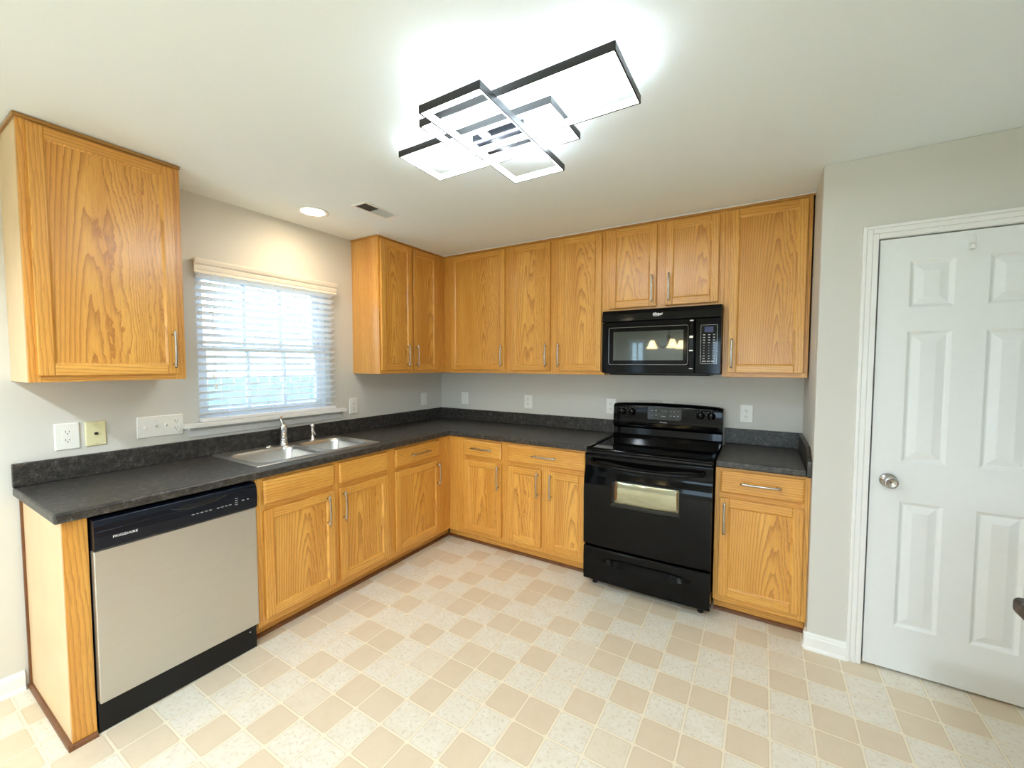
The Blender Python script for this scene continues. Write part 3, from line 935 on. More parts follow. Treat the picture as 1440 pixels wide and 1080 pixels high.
# finger pocket under the top lip
L = []
for z, o_ in ((0, 0), ):
    pass
m = MB()
top, bot = [], []
for i in range(25):
    f = i / 24
    x = 0.245 + 0.21 * f
    dip = math.sin(PI * f) ** 0.7
    top.append((x, 0.834 + 0.004 * f))
    bot.append((x, 0.834 + 0.004 * f - 0.018 * dip))
ring = top + list(reversed(bot[1:-1]))
m.loops([[(x, -0.640, z) for x, z in ring], [(x, -0.6445, z) for x, z in ring]])
m.build('handle_pocket', 'black_matte', cpn, bevel=0.001)
MB().tube([(x, -0.6430, z) for x, z in bot], 0.0016, 8).build('pocket_lip', 'grey_plastic', cpn)  # grey crescent painted in for light caught on the pocket's lower edge
# long raised brow that sweeps up from the pocket to the right
m = MB()
pts = [(0.01, -0.6415, 0.812), (0.12, -0.642, 0.814), (0.22, -0.6425, 0.818), (0.30, -0.6425, 0.815), (0.38, -0.6425, 0.819), (0.46, -0.642, 0.834), (0.54, -0.640, 0.843), (0.59, -0.638, 0.845)]
m.tube(pts, 0.0022, 8)
m.build('panel_ridge', 'navy_black', cpn)
m = MB()
for x0, n_ in ((0.318, 5), (0.417, 4)):
    for k in range(n_):
        m.box(x0 + 0.017 * k, x0 + 0.017 * k + 0.010, -0.6440, -0.6425, 0.784, 0.787)
    m.build('button_legends', 'keys', cpn)
    m = MB()
for k in range(4):
    m.box(0.494, 0.506, -0.6440, -0.6425, 0.778 + 0.010 * k, 0.780 + 0.010 * k)
m.box(0.525, 0.535, -0.6440, -0.6425, 0.790, 0.794)
m.box(0.548, 0.556, -0.6440, -0.6425, 0.790, 0.794)
m.build('indicator_legends', 'keys', cpn)
text_part('FRIGIDAIRE', 0.0130, 'maker_lettering', 'letter', cpn, (0.094, -0.6445, 0.782), (PI / 2, 0, 0), bold=0.0, squash=1.15)
m = MB().box(0.003, DWW - 0.003, -0.600, -0.592, 0.001, 0.128)
kp = m.build('kick_plate', 'black_matte', dw, bevel=0.002)
MB().lathe([(0, 0), (0.005, 0), (0.004, 0.003), (0, 0.003)], (0.565, -0.6002, 0.094), '-y', 10).build('screw', 'nickel', kp)

# ------------------------------------------------------------------ range
rg = thing('range', 'black freestanding electric range with glass cooktop and knobbed backguard', 'range', (1.816, 0, 0))
RWd = 0.757
MB().box(0, RWd, -0.655, -0.012, 0.036, 0.893).build('range_body', 'black_gloss', rg, bevel=0.002)
# cooktop
m = MB()
m.box(-0.001, RWd + 0.001, -0.668, -0.085, 0.894, 0.908)
ct_ = m.build('cooktop_frame', 'black_gloss', rg, bevel=0.005, segs=3)
MB().box(0.022, RWd - 0.022, -0.635, -0.105, 0.9085, 0.9115).build('cooktop_glass', 'black_glass', rg, bevel=0.001)
m = MB()
for x0, x1 in ((0.0, 0.020), (RWd - 0.020, RWd)):
    m.prism_x([(-0.664, 0.9085), (-0.664, 0.912), (-0.645, 0.919), (-0.095, 0.919), (-0.090, 0.9085)], x0, x1)
m.prism_x([(-0.667, 0.9085), (-0.667, 0.910), (-0.655, 0.914), (-0.638, 0.913), (-0.638, 0.9085)], 0.020, RWd - 0.020)
m.build('cooktop_lip', 'black_gloss', rg, bevel=0.002)
# burner rings printed on the glass
for bx, by, br in ((0.19, -0.48, 0.09), (0.57, -0.48, 0.105), (0.19, -0.23, 0.075), (0.57, -0.23, 0.075)):
    m = MB()
    rings = [[(bx + r_ * math.cos(2 * PI * k / 40), by + r_ * math.sin(2 * PI * k / 40), z) for k in range(40)] for r_, z in ((br, 0.9116), (br, 0.9118), (br - 0.0015, 0.9118), (br - 0.0015, 0.9116))]
    m.loops(rings, 0, False, False)
    m.build('burner_ring', 'panel_grey', rg)
# backguard: profile swept along x with an arched top
m = MB()
L = []
N = 24
for i in range(N + 1):
    f = i / N
    x = RWd * f
    arch = 0.012 * (1 - (2 * f - 1) ** 2) - (0.006 if i in (0, N) else 0)
    e = 0.004 if i in (0, N) else 0.0
    arc = [(x, -0.055 - 0.033 * math.cos(PI / 2 * q / 9), 1.125 + (0.035 + arch) * math.sin(PI / 2 * q / 9)) for q in range(10)]
    L.append([(x, -0.014, 0.909), (x, -0.098 + e, 0.909), (x, -0.098 + e, 0.922), (x, -0.080 + e, 0.929), (x, -0.076 + e, 0.975), (x, -0.080 + e, 0.983), (x, -0.096 + e, 0.990), (x, -0.098 + e, 1.000)]
             + [(p_, q_ + e, r_) for p_, q_, r_ in arc] + [(x, -0.014, 1.157 + arch)])
m.loops(L)
bk = m.build('backguard', 'black_gloss', rg, sharp=28)
def on_bg(z):
    return -0.098 + (z - 1.0) / 0.125 * 0.010
for kx in (0.073, 0.144, 0.617, 0.686):
    kz = 1.100
    kn = MB().lathe([(0.0, 0), (0.027, 0), (0.027, 0.003), (0.022, 0.006), (0.020, 0.020), (0.017, 0.023), (0.0, 0.0235)], (0, 0, 0), '-y', 24)
    kn.box(-0.0045, 0.0045, -0.030, -0.020, -0.019, 0.019)
    k = kn.build('control_knob', 'black_gloss', bk, (kx, on_bg(kz) + 0.001, kz))
    m = MB()
    for q in range(9):
        a = PI * (0.15 + 1.7 * q / 8) + PI
        px, pz = 0.031 * math.sin(a), 0.031 * math.cos(a)
        m.box(px - 0.0012, px + 0.0012, -0.002, 0.001, pz - 0.0012, pz + 0.0012)
    m.box(-0.0008, 0.0008, -0.0312, -0.0298, 0.004, 0.018)
    m.build('knob_marks', 'keys', k)
def plate_bg(x0, x1, z0, z1, r_, th, mat, name, parent, up_=0.0):
    m = MB()
    ring = rrect((x0 + x1) / 2, (z0 + z1) / 2, (x1 - x0) / 2, (z1 - z0) / 2, r_)
    m.loops([[(x, on_bg(z) + 0.002, z) for x, z in ring], [(x, on_bg(z) - th, z) for x, z in ring]])
    return m.build(name, mat, parent, bevel=0.0008)
dp = plate_bg(0.258, 0.494, 1.052, 1.146, 0.012, 0.003, 'panel_grey', 'control_display', bk)
plate_bg(0.345, 0.395, 1.108, 1.128, 0.002, 0.0036, 'lcd_green', 'clock', dp)
m = MB()
for kx in (0.29, 0.318, 0.420, 0.445, 0.470):
    for kz in (1.118, 1.084):
        m.box(kx - 0.005, kx + 0.005, on_bg(kz) - 0.0038, on_bg(kz), kz - 0.0018, kz + 0.0018)
m.box(0.355, 0.385, on_bg(1.08) - 0.0038, on_bg(1.08), 1.077, 1.081)
m.build('key_legends', 'keys', dp)
text_part('Kenmore', 0.013, 'maker_lettering', 'keys', bk, (0.372, on_bg(1.034) - 0.0006, 1.034), (PI / 2, 0, 0), bold=0.0004)
# oven door with rolled top
m = MB()
prof = [(-0.657, 0.285), (-0.690, 0.285), (-0.697, 0.290), (-0.6995, 0.300), (-0.700, 0.330), (-0.7035, 0.55), (-0.7035, 0.640), (-0.7025, 0.680), (-0.699, 0.715), (-0.692, 0.745), (-0.684, 0.770), (-0.680, 0.790), (-0.680, 0.845), (-0.686, 0.862), (-0.684, 0.874), (-0.676, 0.880), (-0.657, 0.880)]
L = []
N = 20
for i in range(N + 1):
    f = i / N
    bow = 0.010 * (1 - (2 * f - 1) ** 2)
    L.append([(RWd * f, y - (bow if y < -0.66 else 0), z) for y, z in prof])
m.loops(L, smooth=True)
od = m.build('oven_door', 'black_gloss', rg, sharp=35)
def bowy(x):
    return 0.010 * (1 - (2 * x / RWd - 1) ** 2)
# oven window follows the bow of the door
def window_piece(x0, x1, zb_l, zt, sag, off, mat, name, parent):
    m = MB()
    rows = []
    n = 18
    top, bot = [], []
    for i in range(n + 1):
        f = i / n
        x = x0 + (x1 - x0) * f
        top.append((x, zt))
        bot.append((x, zb_l - sag * (1 - (2 * f - 1) ** 2)))
    def yy(x, z):
        zs_ = [(0.55, -0.7035), (0.640, -0.7035), (0.680, -0.7025), (0.715, -0.699), (0.745, -0.692)]
        y = -0.7035
        for (a, ya), (b, yb) in zip(zs_, zs_[1:]):
            if a <= z <= b:
                y = ya + (yb - ya) * (z - a) / (b - a)
        return y - bowy(x)
    for k in range(9):
        g = k / 8
        rows.append([(tx, bz + (tz - bz) * g) for (tx, tz), (bx, bz) in zip(top, bot)])
    front = [[m.bm.verts.new((x, yy(x, z) - off, z)) for x, z in r_] for r_ in rows]
    back = [[m.bm.verts.new((x, yy(x, z) + 0.0005, z)) for x, z in r_] for r_ in rows]
    for a, b in zip(front, front[1:]):
        for i in range(n):
            m.bm.faces.new((a[i], a[i + 1], b[i + 1], b[i])).smooth = True
    rim = [front[0][i] for i in range(n + 1)] + [front[k][n] for k in range(1, 9)] + [front[8][i] for i in range(n - 1, -1, -1)] + [front[k][0] for k in range(7, 0, -1)]
    rimb = [back[0][i] for i in range(n + 1)] + [back[k][n] for k in range(1, 9)] + [back[8][i] for i in range(n - 1, -1, -1)] + [back[k][0] for k in range(7, 0, -1)]
    for i in range(len(rim)):
        j = (i + 1) % len(rim)
        m.bm.faces.new((rim[i], rimb[i], rimb[j], rim[j]))
    return m.build(name, mat, parent)
wb = window_piece(0.182, 0.590, 0.566, 0.722, 0.006, 0.0006, 'panel_grey', 'window_border', od)
window_piece(0.208, 0.585, 0.594, 0.728, 0.006, 0.0012, 'oven_glass', 'window_glass', od)
# handle bar
m = MB()
pts, rr = [], []
for i in range(21):
    f = i / 20
    a = 2 * f - 1
    x = 0.045 + (RWd - 0.09) * f
    pts.append((x, -0.704 - 0.030 * (1 - a ** 6) - 0.008 * (1 - a * a), 0.833 - 0.020 * (1 - a * a)))
    rr.append(0.012 + 0.003 * (1 - a * a))
m.tube(pts, rr, 12, ratio=0.8)
for x in (0.052, RWd - 0.052):
    m.tube([(x, -0.680, 0.834), (x, -0.712, 0.834)], [0.017, 0.013], 12)
m.build('oven_handle', 'black_gloss', od)
# vent gap trim between the door and the cooktop
MB().box(0.01, RWd - 0.01, -0.672, -0.6565, 0.882, 0.893).build('vent_trim', 'black_matte', rg)
# storage drawer
m = MB()
prof = [(-0.657, 0.050), (-0.686, 0.050), (-0.694, 0.056), (-0.698, 0.090), (-0.699, 0.200), (-0.696, 0.262), (-0.690, 0.272), (-0.657, 0.272)]
L = []
for i in range(N + 1):
    f = i / N
    bow = 0.010 * (1 - (2 * f - 1) ** 2)
    L.append([(RWd * f, y - (bow if y < -0.66 else 0), z) for y, z in prof])
m.loops(L)
sd = m.build('storage_drawer', 'black_gloss', rg, bevel=0.002)
m = MB()
L = []
for i in range(25):
    f = i / 24
    a = 2 * f - 1
    x = 0.118 + 0.540 * f
    dp_ = 0.026 * (1 - a ** 8) + 0.001
    y0 = -0.699 - bowy(x)
    hh_ = 0.021 * (1 - a ** 4) + 0.004
    zc = 0.200
    L.append([(x, y0 + 0.001, zc + hh_), (x, y0 - dp_ * 0.4, zc + hh_), (x, y0 - dp_, zc - hh_ * 0.6), (x, y0 - dp_ * 0.9, zc - hh_), (x, y0 + 0.001, zc - hh_)])
m.loops(L, smooth=False)
m.build('drawer_handle', 'black_gloss', sd, bevel=0.002)
for fx in (0.055, RWd - 0.055):
    for fy in (-0.620, -0.06):
        MB().lathe([(0, 0.0005), (0.016, 0.0005), (0.018, 0.006), (0.014, 0.016), (0.010, 0.018), (0.010, 0.036)], (fx, fy, 0), n=16).build('foot', 'black_matte', rg)

# ------------------------------------------------------------------ microwave
mw = thing('microwave', 'black over-the-range microwave hung under the short wall cabinet', 'microwave', (1.817, 0, 0))
MW = 0.756
MB().box(0.004, MW - 0.004, -0.350, -0.002, 1.392, 1.829).build('microwave_body', 'black_gloss', mw, bevel=0.002)
m = MB()
prof = [(-0.351, 1.748), (-0.381, 1.748), (-0.386, 1.754), (-0.384, 1.800), (-0.372, 1.828), (-0.351, 1.829)]
m.prism_x(prof, 0.0, MW)
vb = m.build('vent_hood', 'black_gloss', mw, bevel=0.002)
# lettering: word with an open ring swirl over its start
text_part('Whirlpool', 0.020, 'maker_lettering', 'letter', vb, (0.376, -0.3860, 1.789), (PI / 2 - 0.06, 0, 0), shear=0.25, bold=0.0007, squash=0.72)
m = MB()
pts = [(0.376 + 0.034 * math.cos(a) * 0.9 + 0.002, -0.3862, 1.790 + 0.0125 * math.sin(a) + 0.004 * math.cos(a)) for a in [PI * (0.62 + 1.15 * k / 18) for k in range(19)]]
m.tube(pts, [0.0006 + 0.0011 * math.sin(PI * k / 18) for k in range(19)], 6)
m.build('emblem_swirl', 'letter', vb)
# door: outer frame bowed at the bottom, window in it
m = MB()
m.grid_solid([0.0, 0.050, 0.568, 0.606], [1.398, 1.452, 1.712, 1.746], lambda i, j: not (i == 1 and j == 1), -0.382, -0.352, 'xzy')
md = m.build('microwave_door', 'black_gloss', mw, bevel=0.003)
def frame_ring(x0, x1, z0, z1, w_, y0, y1, r_):
    m = MB()
    cx, cz = (x0 + x1) / 2, (z0 + z1) / 2
    hx, hz = (x1 - x0) / 2, (z1 - z0) / 2
    o_, i_ = rrect(cx, cz, hx, hz, r_), rrect(cx, cz, hx - w_, hz - w_, max(0.002, r_ - w_))
    m.loops([[(x, y0, z) for x, z in o_], [(x, y1, z) for x, z in o_], [(x, y1, z) for x, z in i_], [(x, y0, z) for x, z in i_]], 0, False, False)
    return m
frame_ring(0.050, 0.568, 1.454, 1.710, 0.0028, -0.380, -0.3865, 0.014).build('window_bead', 'bead', md, bevel=0.0012)
frame_ring(0.053, 0.565, 1.457, 1.707, 0.027, -0.376, -0.382, 0.012).build('window_surround', 'black_gloss', md)
MB().box(0.076, 0.542, -0.379, -0.370, 1.480, 1.684).build('window_glass', 'mirror_glass', md)
# vertical handle strip with bright clips
m = MB().box(0.576, 0.600, -0.402, -0.388, 1.425, 1.742)
for z in (1.44, 1.728):
    m.box(0.580, 0.596, -0.390, -0.381, z - 0.008, z + 0.008)
mh = m.build('door_handle', 'black_gloss', md, bevel=0.004, segs=3)
m = MB()
for z0, z1 in ((1.730, 1.737), (1.624, 1.638), (1.541, 1.549), (1.428, 1.432)):
    m.box(0.577, 0.599, -0.4035, -0.4015, z0, z1)
m.build('bright_clip', 'nickel', mh, bevel=0.0005)
MB().box(0.578, 0.598, -0.4032, -0.4015, 1.552, 1.618).build('grip_inset', 'black_matte', mh)
pnl = MB().box(0.609, MW, -0.382, -0.352, 1.398, 1.746).build('control_panel', 'black_gloss', mw, bevel=0.003)
frame_ring(0.640, 0.734, 1.461, 1.704, 0.0009, -0.381, -0.3835, 0.006).build('keypad_bead', 'nickel', pnl)
kpd = MB().box(0.643, 0.731, -0.3832, -0.3815, 1.464, 1.701).build('keypad', 'black_glass', pnl)
MB().box(0.661, 0.711, -0.3838, -0.383, 1.658, 1.692).build('display', 'lcd_blue', kpd)
m = MB()
for r_ in range(10):
    for c_ in range(3):
        z = 1.642 - 0.0165 * r_
        x = 0.660 + 0.028 * c_
        wd = 0.006 if r_ < 4 or r_ > 7 else 0.002
        if r_ in (8, 9) and c_ == 1:
            wd = 0.004
        m.box(x - wd, x + wd, -0.3836, -0.383, z - 0.0022, z + 0.0022)
for c_ in range(3):
    m.box(0.652 + 0.026 * c_, 0.672 + 0.026 * c_, -0.3836, -0.383, 1.474, 1.480)
m.build('key_legends', 'keys', kpd)
m = MB()
m.prism_x([(-0.384, 1.398), (-0.384, 1.392), (-0.372, 1.384), (-0.060, 1.384), (-0.050, 1.3915), (-0.351, 1.3915), (-0.352, 1.398)], 0.06, MW - 0.06)
m.build('bottom_grille', 'black_matte', mw)

# ------------------------------------------------------------------ plates on the walls
def wall_obj(name, label, cat, side, along, z, group=None):
    if side == 'left':
        return thing(name, label, cat, (0.0006, along, z), PI / 2, group)
    return thing(name, label, cat, (along, -0.0006, z), 0, group)
def cover(root, w, h, mat, th=0.006):
    m = MB()
    m.loops([[(x, 0, z) for x, z in rrect(0, 0, w / 2, h / 2, 0.003, 3)], [(x, -th * 0.5, z) for x, z in rrect(0, 0, w / 2, h / 2, 0.003, 3)], [(x, -th, z) for x, z in rrect(0, 0, w / 2 - 0.004, h / 2 - 0.004, 0.002, 3)]])
    return m.build('cover_plate', mat, root)
def duplex(root, cx=0.0, th=0.006):
    for sgn in (1, -1):
        zc = sgn * 0.0195
        m = MB()
        m.loops([[(x, -th + 0.001, z) for x, z in rrect(cx, zc, 0.017, 0.0145, 0.009, 5)], [(x, -th - 0.0012, z) for x, z in rrect(cx, zc, 0.017, 0.0145, 0.009, 5)]])
        s_ = m.build('socket', 'plate_white', root)
        m = MB()
        y0, y1 = -th - 0.0016, -th - 0.0008
        m.box(cx - 0.0075, cx - 0.0052, y0, y1, zc - 0.001, zc + 0.0075)
        m.box(cx + 0.0052, cx + 0.0072, y0, y1, zc, zc + 0.0070)
        m.lathe([(0.0026, 0.0008), (0.0026, 0.0016), (0.0, 0.0016)], (cx, -th, zc - 0.0068), '-y', 10)
        m.build('socket_slots', 'slot', s_)
def screw(root, x, z, th=0.006, mat='plate_white'):
    MB().lathe([(0.003, 0), (0.003, 0.0012), (0.0, 0.0014)], (x, -th, z), '-y', 10).build('screw', mat, root)
o = wall_obj('power_outlet', 'oversized white duplex outlet at the far left of the window wall', 'outlet', 'left', -2.657, 1.114, 'duplex outlets')
cover(o, 0.084, 0.126, 'plate_white'); duplex(o); screw(o, 0, 0)
o = wall_obj('cable_plate', 'cream cable jack plate beside the leftmost outlet', 'wall plate', 'left', -2.559, 1.114)
cover(o, 0.076, 0.120, 'plate_cream')
MB().lathe([(0.0075, 0), (0.0075, 0.003), (0.005, 0.003), (0.005, 0.009), (0.002, 0.009), (0.0, 0.007)], (0, -0.006, 0.0), '-y', 12).build('cable_jack', 'slot', o)
screw(o, 0, 0.048, mat='plate_cream'); screw(o, 0, -0.048, mat='plate_cream')
o = wall_obj('switch_bank', 'wide white plate with three toggle switches and a duplex outlet left of the window', 'switch', 'left', -2.3025, 1.118)
cover(o, 0.204, 0.114, 'plate_white')
for k in range(3):
    cx = -0.069 + 0.046 * k
    m = MB().box(cx - 0.005, cx + 0.005, -0.0066, -0.005, -0.012, 0.012)
    m.build('toggle_slot', 'plate_white', o, bevel=0.0005)
    m = MB().loops([[(cx + sx * 0.0042, -0.006, 0.001 + sz * 0.006) for sx, sz in ((-1, -1), (1, -1), (1, 1), (-1, 1))], [(cx + sx * 0.0033, -0.018, (0.009 if k else -0.005) + sz * 0.0035) for sx, sz in ((-1, -1), (1, -1), (1, 1), (-1, 1))]])
    m.build('toggle', 'plate_white', o, bevel=0.0006)
    screw(o, cx, 0.030); screw(o, cx, -0.030)
duplex(o, 0.069)
o = wall_obj('power_outlet', 'white duplex outlet just right of the window sill', 'outlet', 'left', -1.060, 1.121, 'duplex outlets')
cover(o, 0.079, 0.122, 'plate_white'); duplex(o)
def rocker(o):
    cover(o, 0.080, 0.120, 'plate_white')
    MB().loops([[(x, -0.0055, z) for x, z in rrect(0, 0, 0.0165, 0.033, 0.002, 3)], [(x, -0.008 - 0.002 * (z > 0), z) for x, z in rrect(0, 0, 0.0155, 0.032, 0.002, 3)]]).build('rocker', 'plate_white', o)
o = wall_obj('rocker_switch', 'white rocker switch on the window wall near the corner', 'switch', 'left', -0.257, 1.119, 'rocker switches')
rocker(o)
o = wall_obj('rocker_switch', 'white rocker switch on the back wall beside the corner', 'switch', 'back', 0.304, 1.122, 'rocker switches')
rocker(o)
for x, lab in ((1.013, 'white duplex outlet midway along the back wall under the wall cabinets'), (1.768, 'white duplex outlet on the back wall partly behind the left end of the range'),
               (2.200, 'white outlet mostly hidden behind the middle of the range backguard'), (2.709, 'white duplex outlet on the back wall right of the range')):
    o = wall_obj('power_outlet', lab, 'outlet', 'back', x, 1.1215, 'duplex outlets')
    cover(o, 0.078, 0.120, 'plate_white'); duplex(o); screw(o, 0, 0)

# ------------------------------------------------------------------ ceiling lamp
lf = thing('ceiling_light', 'black ceiling light of three overlapping lit rectangles', 'ceiling light', (0, 0, H))
def led_frame(x0, x1, y0, y1, dz, h=0.026):
    z0, z1 = -dz, -dz + h
    w_ = 0.006
    m = MB()
    m.grid_solid([x0, x0 + w_, x1 - w_, x1], [y0, y0 + w_, y1 - w_, y1], lambda i, j: not (i == 1 and j == 1), z0, z1, 'xyz')
    f = m.build('light_frame', 'fix_black', lf, bevel=0.0008)
    m = MB()
    g = 0.0005
    a, b = w_ + g, w_ + 0.0028
    m.grid_solid([x0 + a, x0 + b, x1 - b, x1 - a], [y0 + a, y0 + b, y1 - b, y1 - a], lambda i, j: not (i == 1 and j == 1), z0 + 0.0015, z1 - 0.001, 'xyz')
    m.build('led_diffuser', 'led', f)
led_frame(1.774, 2.028, -2.156, -1.518, 0.120)
led_frame(1.680, 2.420, -2.055, -1.772, 0.090)
led_frame(1.402, 2.142, -1.892, -1.620, 0.062)
MB().box(1.745, 1.960, -1.815, -1.688, -0.055, -0.0005).build('canopy', 'fix_mirror', lf, bevel=0.003)
m = MB().box(1.750, 2.045, -1.880, -1.855, -0.058, -0.036)
for x in (1.765, 2.000):
    m.box(x - 0.010, x + 0.010, -1.875, -1.858, -0.062, -0.0365)
m.box(1.80, 1.84, -1.858, -1.815, -0.056, -0.050)
m.build('mounting_bar', 'fix_grey', lf, bevel=0.001)
m = MB().box(2.000, 2.004, -1.835, -1.750, -0.064, -0.020)
m.build('bracket_plate', 'nickel', lf)

# recessed lamp above the sink
dl = thing('recessed_downlight', 'round recessed downlight with a warm lamp above the sink', 'downlight', (0.315, -1.585, H))
MB().lathe([(0.072, -0.0005), (0.094, -0.0005), (0.094, -0.004), (0.086, -0.007), (0.072, -0.004)], (0, 0, 0), n=40, cap0=False, cap1=False).build('trim_ring', 'trim', dl)
MB().lathe([(0.0, -0.0015), (0.0715, -0.0015), (0.0715, -0.0008), (0.0, -0.0008)], (0, 0, 0), n=32).build('lamp_lens', 'bulb', dl)
sl = bpy.data.lights.new('downlight_beam', 'SPOT')
sl.energy = DOWNLIGHT_W
sl.color = (1.0, 0.74, 0.45)
sl.spot_size = math.radians(165)
sl.spot_blend = 1.0
sl.shadow_soft_size = 0.06
so = bpy.data.objects.new('downlight_beam', sl)
COL.objects.link(so)
so.parent = dl
so.location = (0, 0, -0.012)

# supply register
vt = thing('ceiling_vent', 'small white air register with a dark grille beside the downlight', 'vent', (0.678, -1.394, H), PI / 2)
hx, hy = 0.138, 0.064
m = MB().grid_solid([-hx, -hx + 0.018, hx - 0.018, hx], [-hy, -hy + 0.018, hy - 0.018, hy], lambda i, j: not (i == 1 and j == 1), -0.006, -0.0005, 'xyz')
m.build('vent_frame', 'trim', vt, bevel=0.002)
m = MB().box(-hx + 0.018, -0.012, -hy + 0.018, hy - 0.018, -0.0022, -0.0008)
m.build('vent_throat', 'grille_dark', vt)
for k in range(7):
    y = -hy + 0.025 + 0.013 * k
    MB().loops([[(x, y - 0.004, -0.0055), (x, y - 0.003, -0.006), (x, y + 0.004, -0.003), (x, y + 0.003, -0.0025)] for x in (-0.012, hx - 0.018)]).build('louvre', 'trim', vt)
for k in range(6):
    y = -hy + 0.028 + 0.0145 * k
    MB().box(-hx + 0.018, -0.012, y - 0.0012, y + 0.0012, -0.0055, -0.0028).build('louvre', 'grille_dark', vt)

# ------------------------------------------------------------------ dining end behind the camera, partly invented to light the room and fill reflections
pdw = structure(thing('door_2', 'white framed glass patio door in the left wall behind the camera', 'door', (-0.075, (PD[0] + PD[1]) / 2, 0)))  # made-up opening that brings daylight into the kitchen
hw2 = (PD[1] - PD[0]) / 2
MB().grid_solid([-hw2, -hw2 + 0.06, -0.05, 0.05, hw2 - 0.06, hw2], [0, 0.08, 1.97, WZ1], lambda i, j: j != 1 or i in (0, 2, 4), -0.03, 0.03, 'yzx').build('door_frame', 'vinyl_frame', pdw)
for sgn in (-1, 1):
    MB().box(-0.003, 0.003, min(sgn * 0.04, sgn * (hw2 - 0.05)), max(sgn * 0.04, sgn * (hw2 - 0.05)), 0.07, 1.98).build('pane', 'pane', pdw)
for n_, (a, b) in enumerate(((0.30, 0.61), (1.9, 3.6))):  # narrow window shows mirrored in the microwave; wide one added for daylight
    w_ = structure(thing('window_%d' % (n_ + 2), 'white framed dining window behind the camera', 'window', ((a + b) / 2, REAR - 0.08, 0.9)))
    h2 = (b - a) / 2
    MB().grid_solid([-h2, -h2 + 0.04, -0.012, 0.012, h2 - 0.04, h2], [0, 0.04, 0.51, 0.54, 1.01, 1.05], lambda i, j: not (i in (1, 3) and j in (1, 3)), -0.03, 0.03, 'xzy').build('window_frame', 'vinyl_frame', w_)
    MB().box(-h2 + 0.02, h2 - 0.02, -0.003, 0.003, 0.02, 1.03).build('pane', 'pane', w_)
nb = thing('window_blind', 'narrow white slatted blind on the dining window, seen only mirrored in the microwave glass', 'blind', (0.455, REAR + 0.035, 0.9))
MB().box(-0.17, 0.17, -0.03, 0.03, 1.02, 1.08).build('head_rail', 'blind', nb)
sm = None
for k in range(22):
    z = 0.03 + 0.045 * k
    if sm is None:
        sm = MB().loops([[(x, -0.020, -0.014), (x, -0.020, -0.011), (x, 0.020, 0.014), (x, 0.020, 0.011)] for x in (-0.165, 0.165)]).build('slat', 'blind', nb, (0, 0, z))
    else:
        c = sm.copy()
        COL.objects.link(c)
        c.parent = nb
        c.location = (0, 0, z)
ch = thing('chandelier', 'bronze chandelier with lit amber bell shades, mirrored in the microwave door', 'chandelier', (1.60, -3.95, H))
MB().lathe([(0.0, -0.001), (0.06, -0.001), (0.055, -0.02), (0.012, -0.035), (0.008, -0.05), (0.008, -0.53), (0.02, -0.55), (0.028, -0.58), (0.018, -0.62), (0.01, -0.68), (0.022, -0.71), (0.0, -0.74)], (0, 0, 0), n=20).build('stem', 'bronze', ch)
for k in range(3):
    a = 2 * PI * k / 3 + PI + 0.12
    ca, sa = math.cos(a), math.sin(a)
    pts = [(r_ * ca, r_ * sa, z) for r_, z in ((0.01, -0.68), (0.08, -0.725), (0.15, -0.68), (0.205, -0.60), (0.23, -0.59), (0.24, -0.615))]
    MB().tube(pts, 0.007, 8).build('arm', 'bronze', ch)
    MB().lathe([(0.018, 0.0), (0.030, -0.006), (0.045, -0.050), (0.062, -0.090), (0.082, -0.118), (0.079, -0.118), (0.059, -0.089), (0.042, -0.050), (0.027, -0.009), (0.015, -0.004)], (0.24 * ca, 0.24 * sa, -0.615), n=24).build('lamp_shade', 'shade', ch)
for n_, (x, y) in enumerate(((1.0, -3.9), (3.0, -3.9), (1.0, -5.6), (3.0, -5.6))):  # lamps added out of view to brighten the kitchen
    r_ = thing('recessed_downlight', ['recessed downlight in the dining ceiling behind the camera on the left', 'recessed downlight in the dining ceiling behind the camera on the right', 'recessed downlight in the far left corner of the dining ceiling', 'recessed downlight in the far right corner of the dining ceiling'][n_], 'downlight', (x, y, H))
    MB().lathe([(0.072, -0.0005), (0.094, -0.0005), (0.094, -0.004), (0.086, -0.007), (0.072, -0.004)], (0, 0, 0), n=32, cap0=False, cap1=False).build('trim_ring', 'trim', r_)
    MB().lathe([(0.0, -0.0015), (0.0715, -0.0015), (0.0715, -0.0008), (0.0, -0.0008)], (0, 0, 0), n=24).build('lamp_lens', 'bulb', r_)
    l_ = bpy.data.lights.new('recessed_beam', 'SPOT')
    l_.energy = FILL_W
    l_.color = (0.76, 0.89, 1.0)
    l_.spot_size = math.radians(155)
    l_.spot_blend = 0.5
    l_.shadow_soft_size = 0.07
    b_ = bpy.data.objects.new('recessed_beam', l_)
    COL.objects.link(b_)
    b_.parent = r_
    b_.location = (0, 0, -0.012)

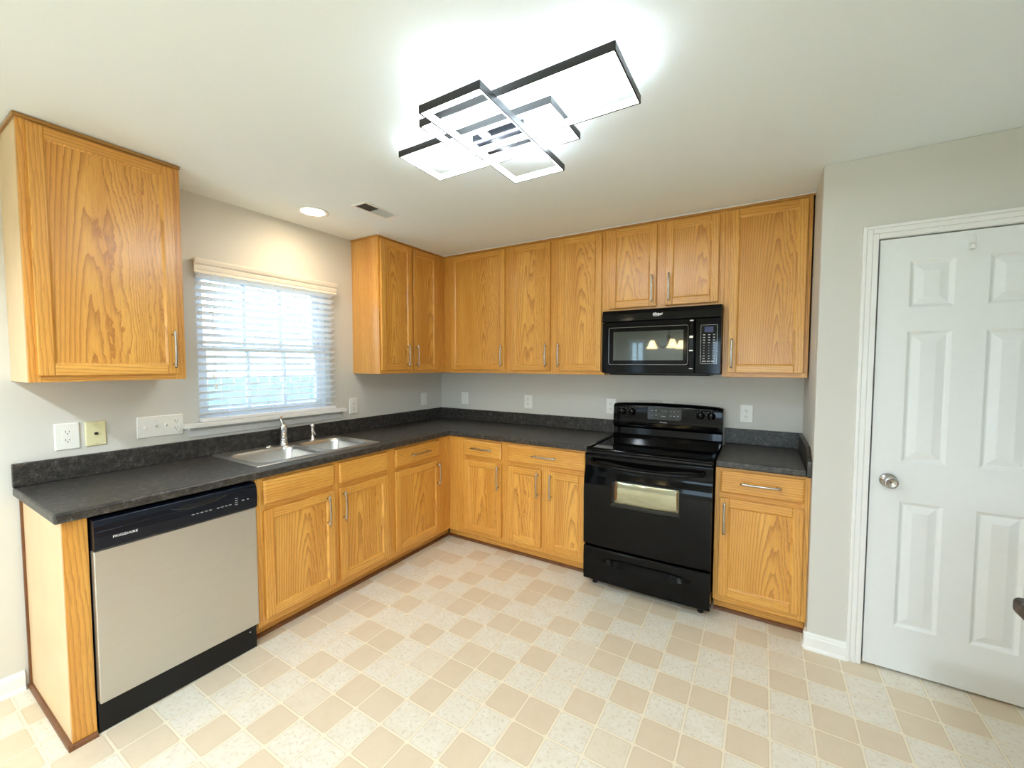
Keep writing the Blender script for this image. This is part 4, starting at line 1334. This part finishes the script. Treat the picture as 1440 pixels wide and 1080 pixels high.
# ------------------------------------------------------------------ outside the window
GZ = -0.45
gr = MB().box(-40, 40, -40, 40, GZ - 0.2, GZ).build('lawn', 'grass')
structure(gr)
fc = thing('yard_fence', 'pale painted board fence across the yard outside the window', 'fence', (-5.0, 0, GZ))
m = MB()
for k in range(90):
    y = -9.0 + 0.2 * k
    m.box(0, 0.02, y, y + 0.185, 0.05, 1.64 + (0.02 if k % 2 else 0))
m.build('boards', 'fence', fc)
for k in range(9):
    MB().box(-0.1, -0.001, -9 + 2.2 * k, -8.9 + 2.2 * k, 0, 1.7).build('post', 'fence', fc)
hs = thing('neighbour_house', 'pale house beyond the fence outside the window', 'house', (-15.0, 3.0, GZ))
MB().box(-4, 0, -2.6, 0.4, 0, 4.2).build('house_wall', 'siding', hs)
MB().loops([[(-4.3, y, 4.1), (0.3, y, 4.1), (-2.0, y, 6.0)] for y in (-2.9, 0.7)]).build('roof', 'roofing', hs)
def tree(x, y, h, r_, lab, seed):
    rnd = random.Random(seed)
    t_ = thing('yard_tree', lab, 'tree', (x, y, GZ), 0, 'trees beyond the fence')
    MB().tube([(0, 0, 0), (0.05, 0.02, h * 0.4), (0.0, 0.1, h * 0.75)], [0.16, 0.12, 0.05], 8).build('trunk', 'bark', t_)
    m = MB()
    for k in range(420):
        a, b = rnd.uniform(0, 2 * PI), math.acos(rnd.uniform(-1, 1))
        rr = r_ * rnd.uniform(0.45, 1.0)
        c = Vector((rr * math.sin(b) * math.cos(a), rr * math.sin(b) * math.sin(a), h * 0.72 + rr * 0.9 * math.cos(b)))
        s_ = rnd.uniform(0.12, 0.30)
        d1 = Vector((rnd.uniform(-1, 1), rnd.uniform(-1, 1), rnd.uniform(-1, 1))).normalized() * s_
        d2 = Vector((rnd.uniform(-1, 1), rnd.uniform(-1, 1), rnd.uniform(-1, 1))).normalized() * s_ * 0.6
        m.quad([c - d1, c + d2, c + d1, c - d2])
    m.build('foliage', 'leaves', t_, normals=False)
tree(-9.5, 0.2, 5.0, 1.1, 'small leafy tree beyond the fence at the left of the window', 1)
tree(-17.0, 14.0, 7.0, 1.6, 'leafy tree far beyond the fence at the right of the window', 2)
